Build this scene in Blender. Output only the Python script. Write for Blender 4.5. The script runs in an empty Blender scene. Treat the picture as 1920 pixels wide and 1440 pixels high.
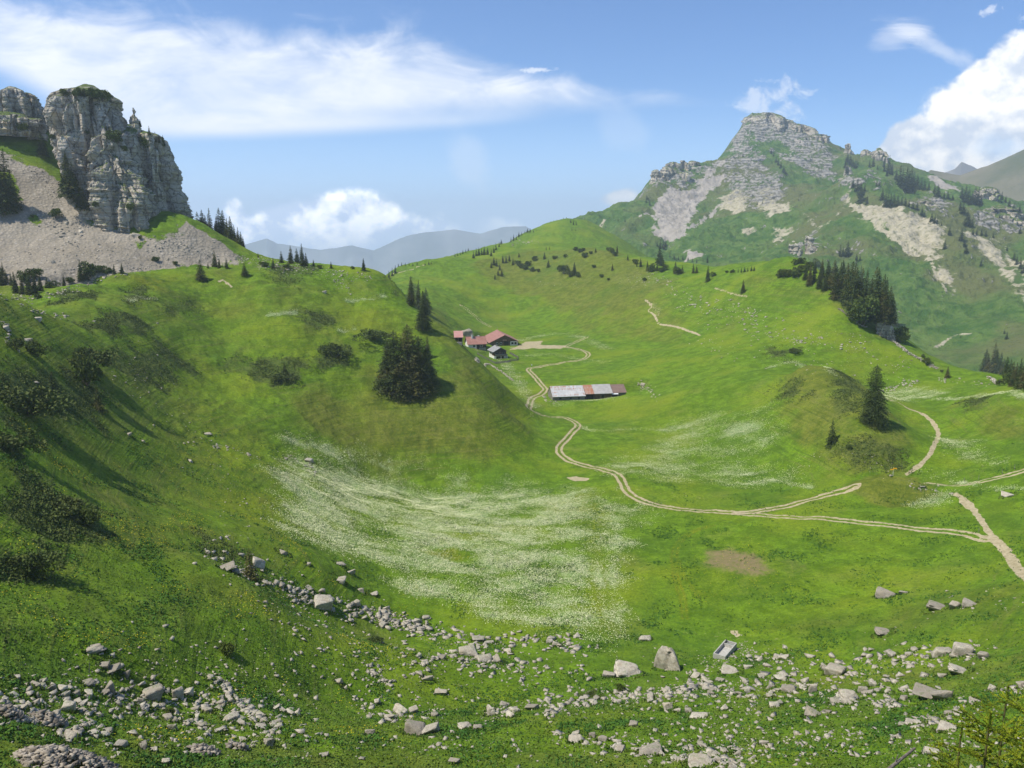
import bpy, bmesh, math, random, os
import numpy as np
from mathutils import Vector, Matrix, Euler
rad = math.radians
C = bpy.context.scene.collection
rng = np.random.default_rng(7)
random.seed(7)

# ------------------------------------------------------------------ camera model
F = 1550.0                     # focal length in pixels of a 1920 wide picture
PITCH = math.atan(290 / F)     # looking down
CZ = 100.0                     # height of the camera above the datum
cp, sp = math.cos(PITCH), math.sin(PITCH)

def ray(u, v):
    """pixel -> azimuth (to the right of +Y) and elevation tangent"""
    u = np.asarray(u, float); v = np.asarray(v, float)
    x = u - 960; up = 720 - v
    y = F * cp + up * sp
    z = -F * sp + up * cp
    return np.arctan2(x, y), z / np.hypot(x, y)

def pixel(x, y, z):
    z = z - CZ
    d = y * cp - z * sp
    return 960 + F * x / d, 720 - F * (y * sp + z * cp) / d

# ------------------------------------------------------------------ noise (vectorised)
_perm = np.random.default_rng(3).permutation(256)
_perm = np.concatenate([_perm, _perm, _perm])
_g2 = np.stack([np.cos(np.arange(64) * 2 * np.pi / 64), np.sin(np.arange(64) * 2 * np.pi / 64)], 1).astype(np.float32)
_g3 = np.random.default_rng(5).normal(size=(256, 3)).astype(np.float32)
_g3 /= np.linalg.norm(_g3, axis=1)[:, None]

def perlin2(x, y):
    xi = np.floor(x).astype(np.int64); yi = np.floor(y).astype(np.int64)
    xf = (x - xi).astype(np.float32); yf = (y - yi).astype(np.float32)
    xi &= 255; yi &= 255
    a = xf * xf * xf * (xf * (xf * 6 - 15) + 10); b = yf * yf * yf * (yf * (yf * 6 - 15) + 10)
    def g(i, j, dx, dy):
        h = _g2[_perm[_perm[xi + i] + yi + j] & 63]
        return h[..., 0] * dx + h[..., 1] * dy
    n00 = g(0, 0, xf, yf); n10 = g(1, 0, xf - 1, yf); n01 = g(0, 1, xf, yf - 1); n11 = g(1, 1, xf - 1, yf - 1)
    return ((n00 + a * (n10 - n00)) * (1 - b) + (n01 + a * (n11 - n01)) * b) * 1.5

def fbm2(x, y, scale, octv=4, gain=.5, ridged=False, ox=0.0):
    t = np.zeros(np.broadcast(x, y).shape, np.float32); amp = 1.0; tot = 0
    for k in range(octv):
        f = 2.0 ** k / scale
        n = perlin2(x * f + 17.3 * k + ox, y * f - 9.1 * k + ox * .7)
        t += amp * ((1 - 2 * np.abs(n)) if ridged else n); tot += amp; amp *= gain
    return t / tot

def perlin3(x, y, z):
    xi = np.floor(x).astype(np.int64); yi = np.floor(y).astype(np.int64); zi = np.floor(z).astype(np.int64)
    xf = (x - xi).astype(np.float32); yf = (y - yi).astype(np.float32); zf = (z - zi).astype(np.float32)
    xi &= 255; yi &= 255; zi &= 255
    s = lambda t: t * t * t * (t * (t * 6 - 15) + 10)
    a, b, c = s(xf), s(yf), s(zf)
    def g(i, j, k):
        h = _g3[_perm[_perm[_perm[xi + i] + yi + j] + zi + k]]
        return h[..., 0] * (xf - i) + h[..., 1] * (yf - j) + h[..., 2] * (zf - k)
    x00 = g(0,0,0) * (1-a) + g(1,0,0) * a; x10 = g(0,1,0) * (1-a) + g(1,1,0) * a
    x01 = g(0,0,1) * (1-a) + g(1,0,1) * a; x11 = g(0,1,1) * (1-a) + g(1,1,1) * a
    return ((x00 * (1-b) + x10 * b) * (1-c) + (x01 * (1-b) + x11 * b) * c) * 1.4

def fbm3(x, y, z, scale, octv=4, gain=.5, ridged=False, o=0.0):
    t = 0; amp = 1.0; tot = 0
    for k in range(octv):
        f = 2.0 ** k / scale
        n = perlin3(x * f + 11.7 * k + o, y * f + 5.3 * k - o, z * f - 7.9 * k)
        t = t + amp * ((1 - 2 * np.abs(n)) if ridged else n); tot += amp; amp *= gain
    return t / tot

def sstep(a, b, x):
    t = np.clip((x - a) / (b - a), 0, 1)
    return t * t * (3 - 2 * t)

# ------------------------------------------------------------------ shader helper
class S:
    """a socket with arithmetic"""
    def __init__(s, nt, out): s.nt = nt; s.o = out
    def _m(s, op, *a, clamp=False):
        n = s.nt.nodes.new('ShaderNodeMath'); n.operation = op; n.use_clamp = clamp
        for i, q in enumerate((s,) + a):
            if isinstance(q, S): s.nt.links.new(q.o, n.inputs[i])
            else: n.inputs[i].default_value = q
        return S(s.nt, n.outputs[0])
    def __add__(s, b): return s._m('ADD', b)
    __radd__ = __add__
    def __sub__(s, b): return s._m('SUBTRACT', b)
    def __rsub__(s, b): return (s * -1) + b
    def __mul__(s, b): return s._m('MULTIPLY', b)
    __rmul__ = __mul__
    def __truediv__(s, b): return s._m('DIVIDE', b)
    def clamp(s): return s._m('ADD', 0.0, clamp=True)
    def max(s, b): return s._m('MAXIMUM', b)
    def min(s, b): return s._m('MINIMUM', b)
    def pow(s, b): return s._m('POWER', b)
    def abs(s): return s._m('ABSOLUTE')
    def step(s, a, b):
        n = s.nt.nodes.new('ShaderNodeMapRange'); n.interpolation_type = 'SMOOTHSTEP'
        s.nt.links.new(s.o, n.inputs[0])
        for i, q in ((1, a), (2, b)):
            if isinstance(q, S): s.nt.links.new(q.o, n.inputs[i])
            else: n.inputs[i].default_value = q
        return S(s.nt, n.outputs[0])

class M:
    """material builder"""
    def __init__(s, name=None, nt=None):
        if nt is None:
            s.mat = bpy.data.materials.new(name); s.mat.use_nodes = True; nt = s.mat.node_tree
            s.bsdf = nt.nodes['Principled BSDF']; s.bsdf.inputs['Roughness'].default_value = .9
            s.bsdf.inputs['Specular IOR Level'].default_value = .25
        s.nt = nt; s._c = {}
    def new(s, t): return s.nt.nodes.new(t)
    def link(s, a, b): s.nt.links.new(a.o if isinstance(a, S) else a, b)
    def coord(s, kind='Object'):
        if kind not in s._c:
            if kind == 'World': s._c[kind] = s.new('ShaderNodeNewGeometry').outputs['Position']
            else: s._c[kind] = s.new('ShaderNodeTexCoord').outputs[kind]
        return s._c[kind]
    def mapped(s, vec, scale=(1, 1, 1), rot=(0, 0, 0), loc=(0, 0, 0)):
        n = s.new('ShaderNodeMapping'); s.link(vec, n.inputs[0])
        n.inputs[1].default_value = loc; n.inputs[2].default_value = rot; n.inputs[3].default_value = scale
        return n.outputs[0]
    def noise(s, scale, detail=4, rough=.55, dist=0, vec=None, out=0):
        n = s.new('ShaderNodeTexNoise'); n.inputs['Scale'].default_value = scale
        n.inputs['Detail'].default_value = detail; n.inputs['Roughness'].default_value = rough
        n.inputs['Distortion'].default_value = dist
        s.link(vec if vec is not None else s.coord(), n.inputs['Vector'])
        return S(s.nt, n.outputs[out])
    def voronoi(s, scale, feature='F1', out=0, vec=None, rnd=1):
        n = s.new('ShaderNodeTexVoronoi'); n.feature = feature; n.inputs['Scale'].default_value = scale
        n.inputs['Randomness'].default_value = rnd
        s.link(vec if vec is not None else s.coord(), n.inputs['Vector'])
        return S(s.nt, n.outputs[out])
    def attr(s, name):
        n = s.new('ShaderNodeAttribute'); n.attribute_name = name; return S(s.nt, n.outputs['Fac'])
    def mix(s, f, a, b, mode='MIX'):
        n = s.new('ShaderNodeMix'); n.data_type = 'RGBA'; n.blend_type = mode; n.clamp_factor = True
        for i, q in ((0, f), (6, a), (7, b)):
            if isinstance(q, S): s.nt.links.new(q.o, n.inputs[i])
            elif hasattr(q, 'links'): s.nt.links.new(q, n.inputs[i])
            else: n.inputs[i].default_value = q if i == 0 else (*q, 1)
        return S(s.nt, n.outputs[2])
    def sep(s, vec):
        n = s.new('ShaderNodeSeparateXYZ'); s.link(vec, n.inputs[0])
        return [S(s.nt, o) for o in n.outputs]
    def comb(s, x, y, z):
        n = s.new('ShaderNodeCombineXYZ')
        for i, q in enumerate((x, y, z)):
            if isinstance(q, S): s.nt.links.new(q.o, n.inputs[i])
            else: n.inputs[i].default_value = q
        return n.outputs[0]
    def rand(s):
        return S(s.nt, s.new('ShaderNodeObjectInfo').outputs['Random'])
    def color(s, c):
        if isinstance(c, S): s.link(c, s.bsdf.inputs['Base Color'])
        else: s.bsdf.inputs['Base Color'].default_value = (*c, 1)
        return s
    def bump(s, h, strength=.5, dist=.1):
        n = s.new('ShaderNodeBump'); n.inputs['Strength'].default_value = strength
        n.inputs['Distance'].default_value = dist
        s.link(h, n.inputs['Height']); s.nt.links.new(n.outputs[0], s.bsdf.inputs['Normal']); return s

def mesh_from(name, verts, faces, mat=None, smooth=False, attrs=None):
    """verts (n,3), faces (m,k) arrays or list of lists"""
    me = bpy.data.meshes.new(name)
    verts = np.asarray(verts, np.float32)
    if isinstance(faces, np.ndarray):
        m, k = faces.shape
        me.vertices.add(len(verts)); me.vertices.foreach_set('co', verts.ravel())
        me.loops.add(m * k); me.loops.foreach_set('vertex_index', faces.astype(np.int32).ravel())
        me.polygons.add(m); me.polygons.foreach_set('loop_start', np.arange(m, dtype=np.int32) * k)
        me.update(calc_edges=True)
    else:
        me.from_pydata(verts.tolist(), [], faces); me.update()
    if smooth: me.polygons.foreach_set('use_smooth', np.ones(len(me.polygons), bool))
    for k, a in (attrs or {}).items():
        t = me.attributes.new(k, 'FLOAT', 'POINT'); t.data.foreach_set('value', np.asarray(a, np.float32).ravel())
    if mat is not None:
        for q in (mat if isinstance(mat, (list, tuple)) else [mat]): me.materials.append(q)
    return me

def link(name, me, parent=None, label=None, cat=None, group=None, kind=None, loc=None):
    o = bpy.data.objects.new(name, me); C.objects.link(o)
    if parent is not None: o.parent = parent
    if loc is not None: o.location = loc
    if label: o['label'] = label
    if cat: o['category'] = cat
    if group: o['group'] = group
    if kind: o['kind'] = kind
    return o

def dup(root, label=None, group=None):
    r = root.copy(); C.objects.link(r)
    if label: r['label'] = label
    if group: r['group'] = group
    for ch in list(root.children):
        c = ch.copy(); C.objects.link(c); c.parent = r
        for g in list(ch.children):
            d = g.copy(); C.objects.link(d); d.parent = c
    return r
# ------------------------------------------------------------------ terrain control points: (u, v, horizontal distance)
TP = '''
-300,1530,45 200,1540,48 960,1540,50 1700,1540,50 2200,1530,45
-300,1570,20 960,1570,22 2200,1570,20 960,1600,6 -300,1600,6 2200,1600,6
0,1440,66 300,1440,70 700,1440,77 1000,1440,79 1300,1440,78 1600,1440,74 1920,1440,68 2100,1440,64
0,1350,76 500,1350,90 1000,1350,98 1500,1350,95 1920,1350,85
-150,1200,89 0,1230,92 250,1230,100 500,1230,114 750,1230,130 1000,1230,141 1355,1222,149 1600,1240,141 1920,1230,128
0,1080,116 200,1080,124 300,1080,130 450,1080,137 560,1150,146 700,1180,153 900,1190,154 1100,1190,154
300,1300,96 600,1300,112 800,1300,120 1000,1300,123 1300,1300,121 1600,1300,116 1920,1300,104
1600,1180,156 1800,1180,146 1920,1100,166 1700,1100,178 1500,1100,178 1300,1100,177 1100,1100,176 900,1100,176 700,1100,172 600,1080,162
500,1000,176 400,1000,163 300,1000,152 700,1000,205 900,1000,210 1200,1000,210 1500,1000,209 1700,1000,208 1900,1000,200
0,900,144 150,900,168 300,900,195 420,900,212 500,920,214 600,930,222 700,940,232
0,800,164 0,700,190 150,700,232 150,800,196 300,800,235 300,700,275
0,620,216 0,563,242 60,577,258 0,600,292 0,575,330 -150,545,210 -150,580,280 -150,700,168 -150,900,132
150,640,256 150,570,300 150,537,335 230,545,340 80,560,318 250,620,290 300,560,335 300,523,364 220,513,358 180,560,365
420,620,330 420,560,358 400,507,378 500,880,228 500,800,262 500,700,298 500,600,334 500,540,360 500,503,388 400,800,256 400,700,296
700,880,265 600,880,251 800,880,270 900,880,270 650,850,264 800,850,275 900,850,277 650,800,280 765,725,303 900,800,287 650,700,306 650,600,346 650,540,376 600,498,402 660,500,402
720,512,398 800,590,364 780,650,332 720,560,372 870,655,346 900,730,312 925,714,330 928,757,305 958,776,322 985,790,322 1000,835,294 1000,768,362 998,742,388 985,722,410 1020,800,325
700,530,480 780,590,425 800,625,415 840,660,405 870,690,395 870,668,435 870,648,490 700,560,580 600,560,640 780,560,560
720,535,680 700,545,800 650,620,1000
1100,960,227 1300,960,226 1450,955,226 1550,940,232 1100,900,258 1250,900,256 1000,850,288 1100,850,289 1100,800,330 1060,800,325 1100,740,386 1200,740,380 1020,740,390 1000,700,437 1100,700,435 930,690,450 930,670,478 1000,660,503 930,650,520 1100,660,500 1000,640,545 900,640,545 1060,620,590 950,620,595
800,560,630 850,595,590 850,540,690 800,520,730 880,620,560 760,508,770 740,502,790 800,491,825 850,480,860 900,468,890 940,455,905
740,520,900 800,510,1000 900,490,1050 760,600,1300 900,560,1300
950,600,642 950,550,705 1000,500,765 1000,468,830 1050,468,800 1100,600,600 1100,550,652 1100,500,712 1100,466,765 1150,474,745
1000,480,940 1000,433,1100 1050,412,1150 1110,420,1180 1110,470,900 1110,455,1050 1050,440,1300 1000,470,1350 1150,500,900
1200,600,560 1200,550,602 1200,510,655 1200,486,695 1200,505,800 1300,600,521 1300,550,562 1300,510,615 1300,497,645 1300,515,740
1400,600,482 1400,550,512 1400,503,565 1400,520,650 1500,600,452 1500,550,482 1480,500,520 1500,482,535 1500,510,610
1300,740,352 1300,700,391 1300,650,450 1450,740,330 1450,700,365 1450,650,415 1380,780,312 1450,800,296 1450,850,277 1450,900,257 1300,800,319 1300,850,287 1380,850,285
1550,700,320 1500,690,335 1550,712,355 1550,693,390 1600,735,293 1600,800,268 1530,800,281 1600,860,255 1600,900,247 1520,880,260 1600,925,240 1650,765,286 1690,820,272 1710,890,253
1700,800,310 1750,820,293 1750,765,340 1700,745,365 1650,728,385 1800,740,356 1850,775,305 1850,748,322 1920,762,300 1850,850,270 1920,850,262 1850,728,358 1800,900,247 1920,885,244 1800,960,222 1920,960,215 1920,1040,188
1600,640,420 1600,595,440 1560,520,492 1610,575,462 1660,635,438 1700,657,424 1760,690,412 1850,702,398 1920,716,388 2050,735,380 2100,900,245
1700,700,520 1600,620,560 1920,770,480 1700,780,650 1850,800,600 2100,800,500 2100,850,700 1600,700,750 1800,800,900 1400,600,900 2000,800,1300 1500,600,1300 1300,560,1000 1200,560,1300
-150,540,340 0,520,374 100,520,370 200,500,380 300,500,388 400,495,396 -150,500,380
-150,450,405 0,450,412 100,400,428 -150,300,455 0,300,457 100,330,452 200,480,390 250,430,414 170,400,426 340,403,420 350,470,400 420,480,400 460,484,404 300,440,406
400,441,412 0,240,482 80,243,482 -150,200,492 40,200,522 200,380,462 300,400,455 -150,300,640 0,320,640
350,440,460 420,480,455 470,510,455 520,510,450 600,530,490 100,400,640 200,450,640 350,520,640 500,560,640 0,600,1200 300,600,1200 600,640,1300
2250,750,380 2250,1000,190 2250,1300,90 2250,900,700 2250,900,1300
'''
def parse(t):
    return np.array([[float(q) for q in w.split(',')] for w in t.split()])

class Rbf:
    def __init__(s, pts, smooth=2e-5):
        az, e = ray(pts[:, 0], pts[:, 1])
        s.X = np.stack([az, np.log(pts[:, 2])], 1)
        n = len(s.X); K = s.k(s.X, s.X) + np.eye(n) * smooth
        P = np.c_[np.ones(n), s.X]
        A = np.block([[K, P], [P.T, np.zeros((3, 3))]])
        s.w = np.linalg.solve(A, np.r_[e, 0, 0, 0])
    def k(s, a, b):
        d2 = ((a[:, None, :] - b[None]) ** 2).sum(-1)
        return .5 * d2 * np.log(d2 + 1e-12)
    def __call__(s, az, lnD):
        q = np.stack([az.ravel(), lnD.ravel()], 1); out = np.empty(len(q))
        for i in range(0, len(q), 20000):
            a = q[i:i + 20000]
            out[i:i + 20000] = s.k(a, s.X) @ s.w[:-3] + s.w[-3] + a @ s.w[-2:]
        return out.reshape(az.shape)

def resample(grid, xs, ys, X, Y):
    """bilinear lookup of grid[len(xs), len(ys)] (xs, ys ascending, any spacing)"""
    fi = np.interp(X, xs, np.arange(len(xs))); fj = np.interp(Y, ys, np.arange(len(ys)))
    i = np.clip(fi.astype(int), 0, len(xs) - 2); j = np.clip(fj.astype(int), 0, len(ys) - 2)
    a = fi - i; b = fj - j
    return (grid[i, j] * (1 - a) * (1 - b) + grid[i + 1, j] * a * (1 - b) + grid[i, j + 1] * (1 - a) * b + grid[i + 1, j + 1] * a * b)

class Field:
    """a height field on a log-polar grid"""
    def __init__(s, pts, az, D, relief):
        s.az, s.D = az, D; s.L = np.log(D)
        rb = Rbf(pts)
        caz = np.linspace(az[0], az[-1], 260); cL = np.linspace(s.L[0], s.L[-1], 420)
        A, B = np.meshgrid(caz, cL, indexing='ij')
        coarse = rb(A, B)
        A, B = np.meshgrid(az, s.L, indexing='ij')
        # bicubic-like: smooth twice-sampled bilinear is enough because the coarse grid is fine
        s.E = resample(coarse, caz, cL, A, B)
        R = np.exp(B)
        s.X = R * np.sin(A); s.Y = R * np.cos(A)
        s.Z = s.E * R + relief(s.X, s.Y, R, A)
        s.E = s.Z / R
    def at(s, u, v, dmin=55):
        """first hit of pixel rays with the surface -> x, y, z arrays (z in world)"""
        a, e = ray(np.atleast_1d(u), np.atleast_1d(v))
        out = np.full((len(a), 3), np.nan)
        fi = np.interp(a, s.az, np.arange(len(s.az))); i = np.clip(fi.astype(int), 0, len(s.az) - 2); t = fi - i
        j0 = int(np.searchsorted(s.D, dmin))
        for q in range(len(a)):
            prof = s.E[i[q]] * (1 - t[q]) + s.E[i[q] + 1] * t[q]
            hit = np.nonzero(prof[j0:] >= e[q])[0]
            if len(hit) == 0: continue
            j = hit[0] + j0
            if j == 0: d = s.D[0]
            else:
                w = (e[q] - prof[j - 1]) / max(prof[j] - prof[j - 1], 1e-9); w = min(max(w, 0), 1)
                d = s.D[j - 1] * (1 - w) + s.D[j] * w
            out[q] = (d * math.sin(a[q]), d * math.cos(a[q]), d * e[q] + CZ)
        return out
    def z(s, x, y):
        return resample(s.Z, s.az, s.L, np.arctan2(x, y), np.log(np.hypot(x, y))) + CZ
    def mesh(s, name, mat, attrs):
        na, nd = s.Z.shape
        v = np.stack([s.X, s.Y, s.Z + CZ], -1).reshape(-1, 3)
        i = np.arange(na - 1)[:, None] * nd + np.arange(nd - 1)[None]
        f = np.stack([i, i + nd, i + nd + 1, i + 1], -1).reshape(-1, 4)
        return mesh_from(name, v, f, mat, smooth=True, attrs=attrs)

def relief_near(X, Y, R, A):
    h = .9 * fbm2(X, Y, 26, 3) + .35 * fbm2(X, Y, 6, 3, ox=4) + .10 * fbm2(X, Y, 1.6, 3, ox=9)
    # hummocky heath on the left hill
    U = np.degrees(A)
    hill = sstep(2, -6, U) * sstep(200, 250, R) * sstep(400, 370, R)
    h = h + hill * (1.6 * fbm2(X, Y, 17, 3, ox=31) + 1.0 * fbm2(X, Y, 9, 3, ridged=True, ox=13) * .6)
    far = sstep(560, 700, R)
    h = h + far * (3.0 * fbm2(X, Y, 45, 4, ox=3) + 1.0 * fbm2(X, Y, 14, 3, ox=8))
    mid = sstep(330, 430, R) * sstep(5, 12, U)
    h = h + mid * 1.3 * fbm2(X, Y, 30, 4, ox=50)
    near = sstep(175, 120, R)
    h = h + near * (.5 * fbm2(X, Y, 9, 4, ox=77))
    # stony, lumpy bottom of the scree
    scree = sstep(3, -8, U) * sstep(366, 385, R)
    h = h + scree * (.8 * fbm2(X, Y, 7, 4, ox=5))
    return h * sstep(30, 60, R)

QUAL = float(os.environ.get('TQ', '1'))
def spacing(segs):
    out = []
    for a, b, r in segs:
        n = max(2, int(math.log(b / a) / (r / QUAL))); out.append(np.geomspace(a, b, n, endpoint=False))
    return np.r_[np.concatenate(out), segs[-1][1]]
azin = np.radians(np.arange(-35.5, 35.5, .052 / QUAL))
az = np.r_[np.radians(np.linspace(-46, -35.6, 60)), azin, np.radians(np.linspace(35.6, 46, 60))]
D = spacing([(4, 55, .05), (55, 165, .0024), (165, 335, .0024), (335, 620, .0024), (620, 800, .0036), (800, 1400, .009)])
T = Field(parse(TP), az, D, relief_near)
def pad(u, v, offs, r, lift=0.0):
    """level the ground a building stands on"""
    p = T.at(u, v)[0]; z = p[2] - CZ + lift
    for ox, oy in offs:
        d = np.hypot(T.X - p[0] - ox, T.Y - p[1] - oy); w = sstep(r * 1.7, r, d); T.Z = T.Z * (1 - w) + z * w
    T.E = T.Z / np.hypot(T.X, T.Y)
def mound(u, v, sx, sy, h):
    p = T.at(u, v)[0]; a = math.atan2(p[0], p[1]); dx = T.X - p[0]; dy = T.Y - p[1]
    lx = dx * math.cos(a) - dy * math.sin(a); ly = dx * math.sin(a) + dy * math.cos(a)
    T.Z = T.Z + h * np.exp(-(lx / sx) ** 2 - (ly / sy) ** 2) * (1 + .25 * fbm2(T.X, T.Y, 5, 3)); T.E = T.Z / np.hypot(T.X, T.Y)
mound(1668, 926, 12, 4.5, 4.2)
pad(1037, 751, [(x * math.cos(.165) - 5 * math.sin(.165), x * math.sin(.165) + 5 * math.cos(.165)) for x in range(0, 40, 4)], 7.5)
pad(946, 648, [(-math.sin(.19) * t, math.cos(.19) * t) for t in range(0, 30, 4)], 10)
pad(889, 649, [(0, 4)], 9); pad(938, 672, [(-1, 4)], 7)

# ------------------------------------------------------------------ the mountain
MP = '''
1000,470,1400 1080,432,1500 1110,400,1560 1150,395,1620 1190,372,1700 1225,345,1790 1240,322,1860 1300,314,1960 1350,302,2080 1364,288,2110 1372,268,2130 1386,240,2170 1400,222,2195 1440,215,2220 1480,236,2235 1350,330,2200 1372,330,2260 1400,300,2300 1300,345,2080 1240,350,1960 1190,400,1800 1520,252,2220 1556,276,2200 1590,290,2150 1640,296,2060 1690,322,1980 1740,348,1900 1800,362,1850 1860,372,1820 1920,392,1790 2050,430,1750 2250,450,1700
1150,450,1350 1120,470,1300 1210,420,1500 1250,470,1380 1300,485,1290 1230,400,1620 1290,420,1560 1300,370,1760 1260,350,1800 1350,400,1640 1350,340,1850 1320,440,1430 1400,400,1600 1400,330,1850 1400,280,2040 1440,262,2120 1440,300,2000 1450,350,1820 1430,370,1700 1450,450,1400 1500,400,1520 1500,300,2020 1500,350,1820 1550,320,1950 1550,370,1650 1540,400,1540
1590,338,1600 1590,400,1420 1640,378,1480 1690,384,1440 1740,410,1380 1800,440,1300 1640,350,1700 1700,360,1640 1680,335,1880 1780,385,1560 1780,365,1750 1850,400,1600 1920,430,1500 1860,440,1420 1920,470,1380 2050,480,1350
1400,480,1260 1500,480,1190 1580,470,1210 1600,540,1060 1700,460,1270 1700,540,1090 1700,640,960 1800,520,1150 1800,620,1000 1800,680,900 1920,560,1090 1920,640,930 1920,700,860 2050,560,1050 2050,700,840
1400,520,1120 1500,540,1060 1300,530,1130 1200,500,1200 1600,620,950 1100,520,1150 1500,640,850 1300,620,900 1700,780,780 1920,830,700 2100,830,690 1100,620,900 2250,600,1000 2250,800,700
1110,450,1900 1225,420,2300 1300,400,2500 1440,330,2600 1440,250,2330 1600,350,2600 1700,400,2500 1800,420,2400 1920,430,2300 2100,500,2400 1000,500,2000 1440,500,3200 1100,560,3200 1900,560,3200 2250,560,3200 1000,560,1000 900,600,1200 900,600,2000
'''
def relief_mount(X, Y, R, A):
    r = fbm2(X, Y, 260, 5, gain=.55, ridged=True, ox=2)
    h = 20 * (r - .5) + 12 * fbm2(X, Y, 110, 5, gain=.6, ox=21) + 7 * (fbm2(X, Y, 70, 4, gain=.6, ridged=True, ox=41) - .4) + 4 * fbm2(X, Y, 30, 4, ridged=True, ox=5)
    return h * sstep(820, 1150, R) * (1 - .35 * sstep(2150, 2250, R))
maz = np.r_[np.radians(np.linspace(-3, -.1, 12)), np.radians(np.arange(0, 35.5, .052 / QUAL)), np.radians(np.linspace(35.6, 46, 40))]
mD = spacing([(700, 1100, .0022), (1100, 2300, .0018), (2300, 3200, .02)])
MT = Field(parse(MP), maz, mD, relief_mount)
# ------------------------------------------------------------------ painting the ground in world space
def smoothline(p, k=6):
    """Catmull-Rom through world points"""
    p = np.asarray(p, float); n = len(p)
    if n < 3: return p
    q = np.vstack([2 * p[0] - p[1], p, 2 * p[-1] - p[-2]]); out = []
    for i in range(1, n):
        a, b, c, d = q[i - 1], q[i], q[i + 1], q[i + 2]
        for t in np.linspace(0, 1, k, endpoint=False):
            out.append(.5 * ((2 * b) + (-a + c) * t + (2 * a - 5 * b + 4 * c - d) * t * t + (-a + 3 * b - 3 * c + d) * t ** 3))
    out.append(p[-1]); return np.array(out)

def W(field, txt, dmin=55):
    p = parse(txt); w = field.at(p[:, 0], p[:, 1], dmin); return w[~np.isnan(w[:, 0])]

class Paint:
    def __init__(s, field):
        s.f = field; s.x = field.X.ravel(); s.y = field.Y.ravel(); s.n = len(s.x); s.a = {}
    def layer(s, k):
        if k not in s.a: s.a[k] = np.zeros(s.n, np.float32)
        return s.a[k]
    def box(s, w, m):
        return np.nonzero((s.x > w[:, 0].min() - m) & (s.x < w[:, 0].max() + m) & (s.y > w[:, 1].min() - m) & (s.y < w[:, 1].max() + m))[0]
    def segd(s, I, w, closed=False):
        x, y = s.x[I], s.y[I]; d = np.full(len(I), 1e9); ins = np.zeros(len(I), bool)
        n = len(w)
        for i in range(n if closed else n - 1):
            a, b = w[i], w[(i + 1) % n]
            ex, ey = b[0] - a[0], b[1] - a[1]; L = ex * ex + ey * ey + 1e-9
            t = np.clip(((x - a[0]) * ex + (y - a[1]) * ey) / L, 0, 1)
            d = np.minimum(d, (x - a[0] - t * ex) ** 2 + (y - a[1] - t * ey) ** 2)
            if closed:
                c = ((a[1] > y) != (b[1] > y)) & (x < ex * (y - a[1]) / (ey if abs(ey) > 1e-9 else 1e-9) + a[0])
                ins ^= c
        return np.sqrt(d), ins
    def poly(s, k, txt, val=1.0, soft=3.0, wob=3.0, wscale=10, dmin=55, mode='max'):
        w = W(s.f, txt, dmin)
        if len(w) < 3: return
        I = s.box(w, soft + wob * 2); d, ins = s.segd(I, w, True)
        sd = np.where(ins, d, -d) + wob * fbm2(s.x[I], s.y[I], wscale, 4, ox=hash(k) % 7 * 0 + 3)
        m = sstep(-soft, soft, sd) * val; L = s.layer(k)
        if mode == 'max': L[I] = np.maximum(L[I], m)
        else: L[I] *= 1 - m
    def line(s, k, txt, width, val=1.0, soft=.25, wob=0.0, ruts=None, smooth=True, dmin=55, wscale=3):
        w = W(s.f, txt, dmin)
        if len(w) < 2: return w
        w = smoothline(w) if smooth else w
        I = s.box(w, width + soft + 2 + wob); d, _ = s.segd(I, w)
        if wob: d = d + wob * fbm2(s.x[I], s.y[I], wscale, 3)
        if ruts:     # two wheel ruts
            g = ruts / 2; d2 = np.abs(d - g); m = sstep(width / 2 + soft, width / 2 - soft, d2) * val
        else: m = sstep(width / 2 + soft, width / 2 - soft, d) * val
        L = s.layer(k); L[I] = np.maximum(L[I], m)
        return w

P = Paint(T)
# -- white umbel flowers
P.poly('flower', '560,862 610,848 700,872 780,892 950,906 1100,922 1165,932 1208,955 1180,985 1150,1040 1150,1110 1160,1185 1120,1195 1040,1180 900,1150 760,1100 700,1055 560,1012 520,965 535,920 590,915', .85, 9, 10, 12)
P.poly('flower', '500,892 560,862 700,872 760,900 700,960 600,990 540,960 520,930', 1.0, 6, 6, 12)
P.poly('flower', '1110,878 1200,850 1250,800 1330,772 1440,768 1455,810 1420,850 1500,905 1400,912 1250,902 1150,885', .5, 8, 9, 22)
P.poly('flower', '1320,800 1440,770 1450,820 1400,850 1340,830', .8, 8, 9, 14)
P.poly('flower', '1765,822 1800,822 1880,870 1840,872 1780,850', .7, 5, 6, 10)
P.poly('flower', '1725,885 1795,885 1790,903 1740,905', .7, 3, 3, 6)
P.poly('flower', '1700,945 1770,922 1790,925 1760,950 1720,960', .6, 3, 4, 6)
P.poly('flower', '1650,735 1700,722 1780,730 1800,742 1720,748 1660,748', .55, 5, 8, 10)
P.line('flower', '540,828 600,840 640,850 690,868 760,880', 6, .7, 2, 4)
P.line('flower', '505,592 530,588 552,586', 3, 1, 1, 1.5); P.line('flower', '650,564 700,560 720,556', 2.5, 1, 1, 1.5)
P.line('flower', '635,620 665,617', 2, .9, .8, 1); P.line('flower', '240,564 290,560', 2.5, .9, 1, 1.5)
P.line('flower', '1140,655 1050,625 960,640', 8, .4, 3, 4); P.line('flower', '1700,745 1850,742 1930,748', 3, .8, 1.5, 3)
P.line('flower', '1310,800 1200,805 1120,808 1090,800', 3, .6, 1.5, 2)
P.line('flower', '1440,690 1500,683 1560,700', 3, .7, 1.5, 2); P.line('flower', '1200,950 1160,1000 1150,1100 1160,1180', 3.5, .8, 3, 3, wscale=6)
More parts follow.
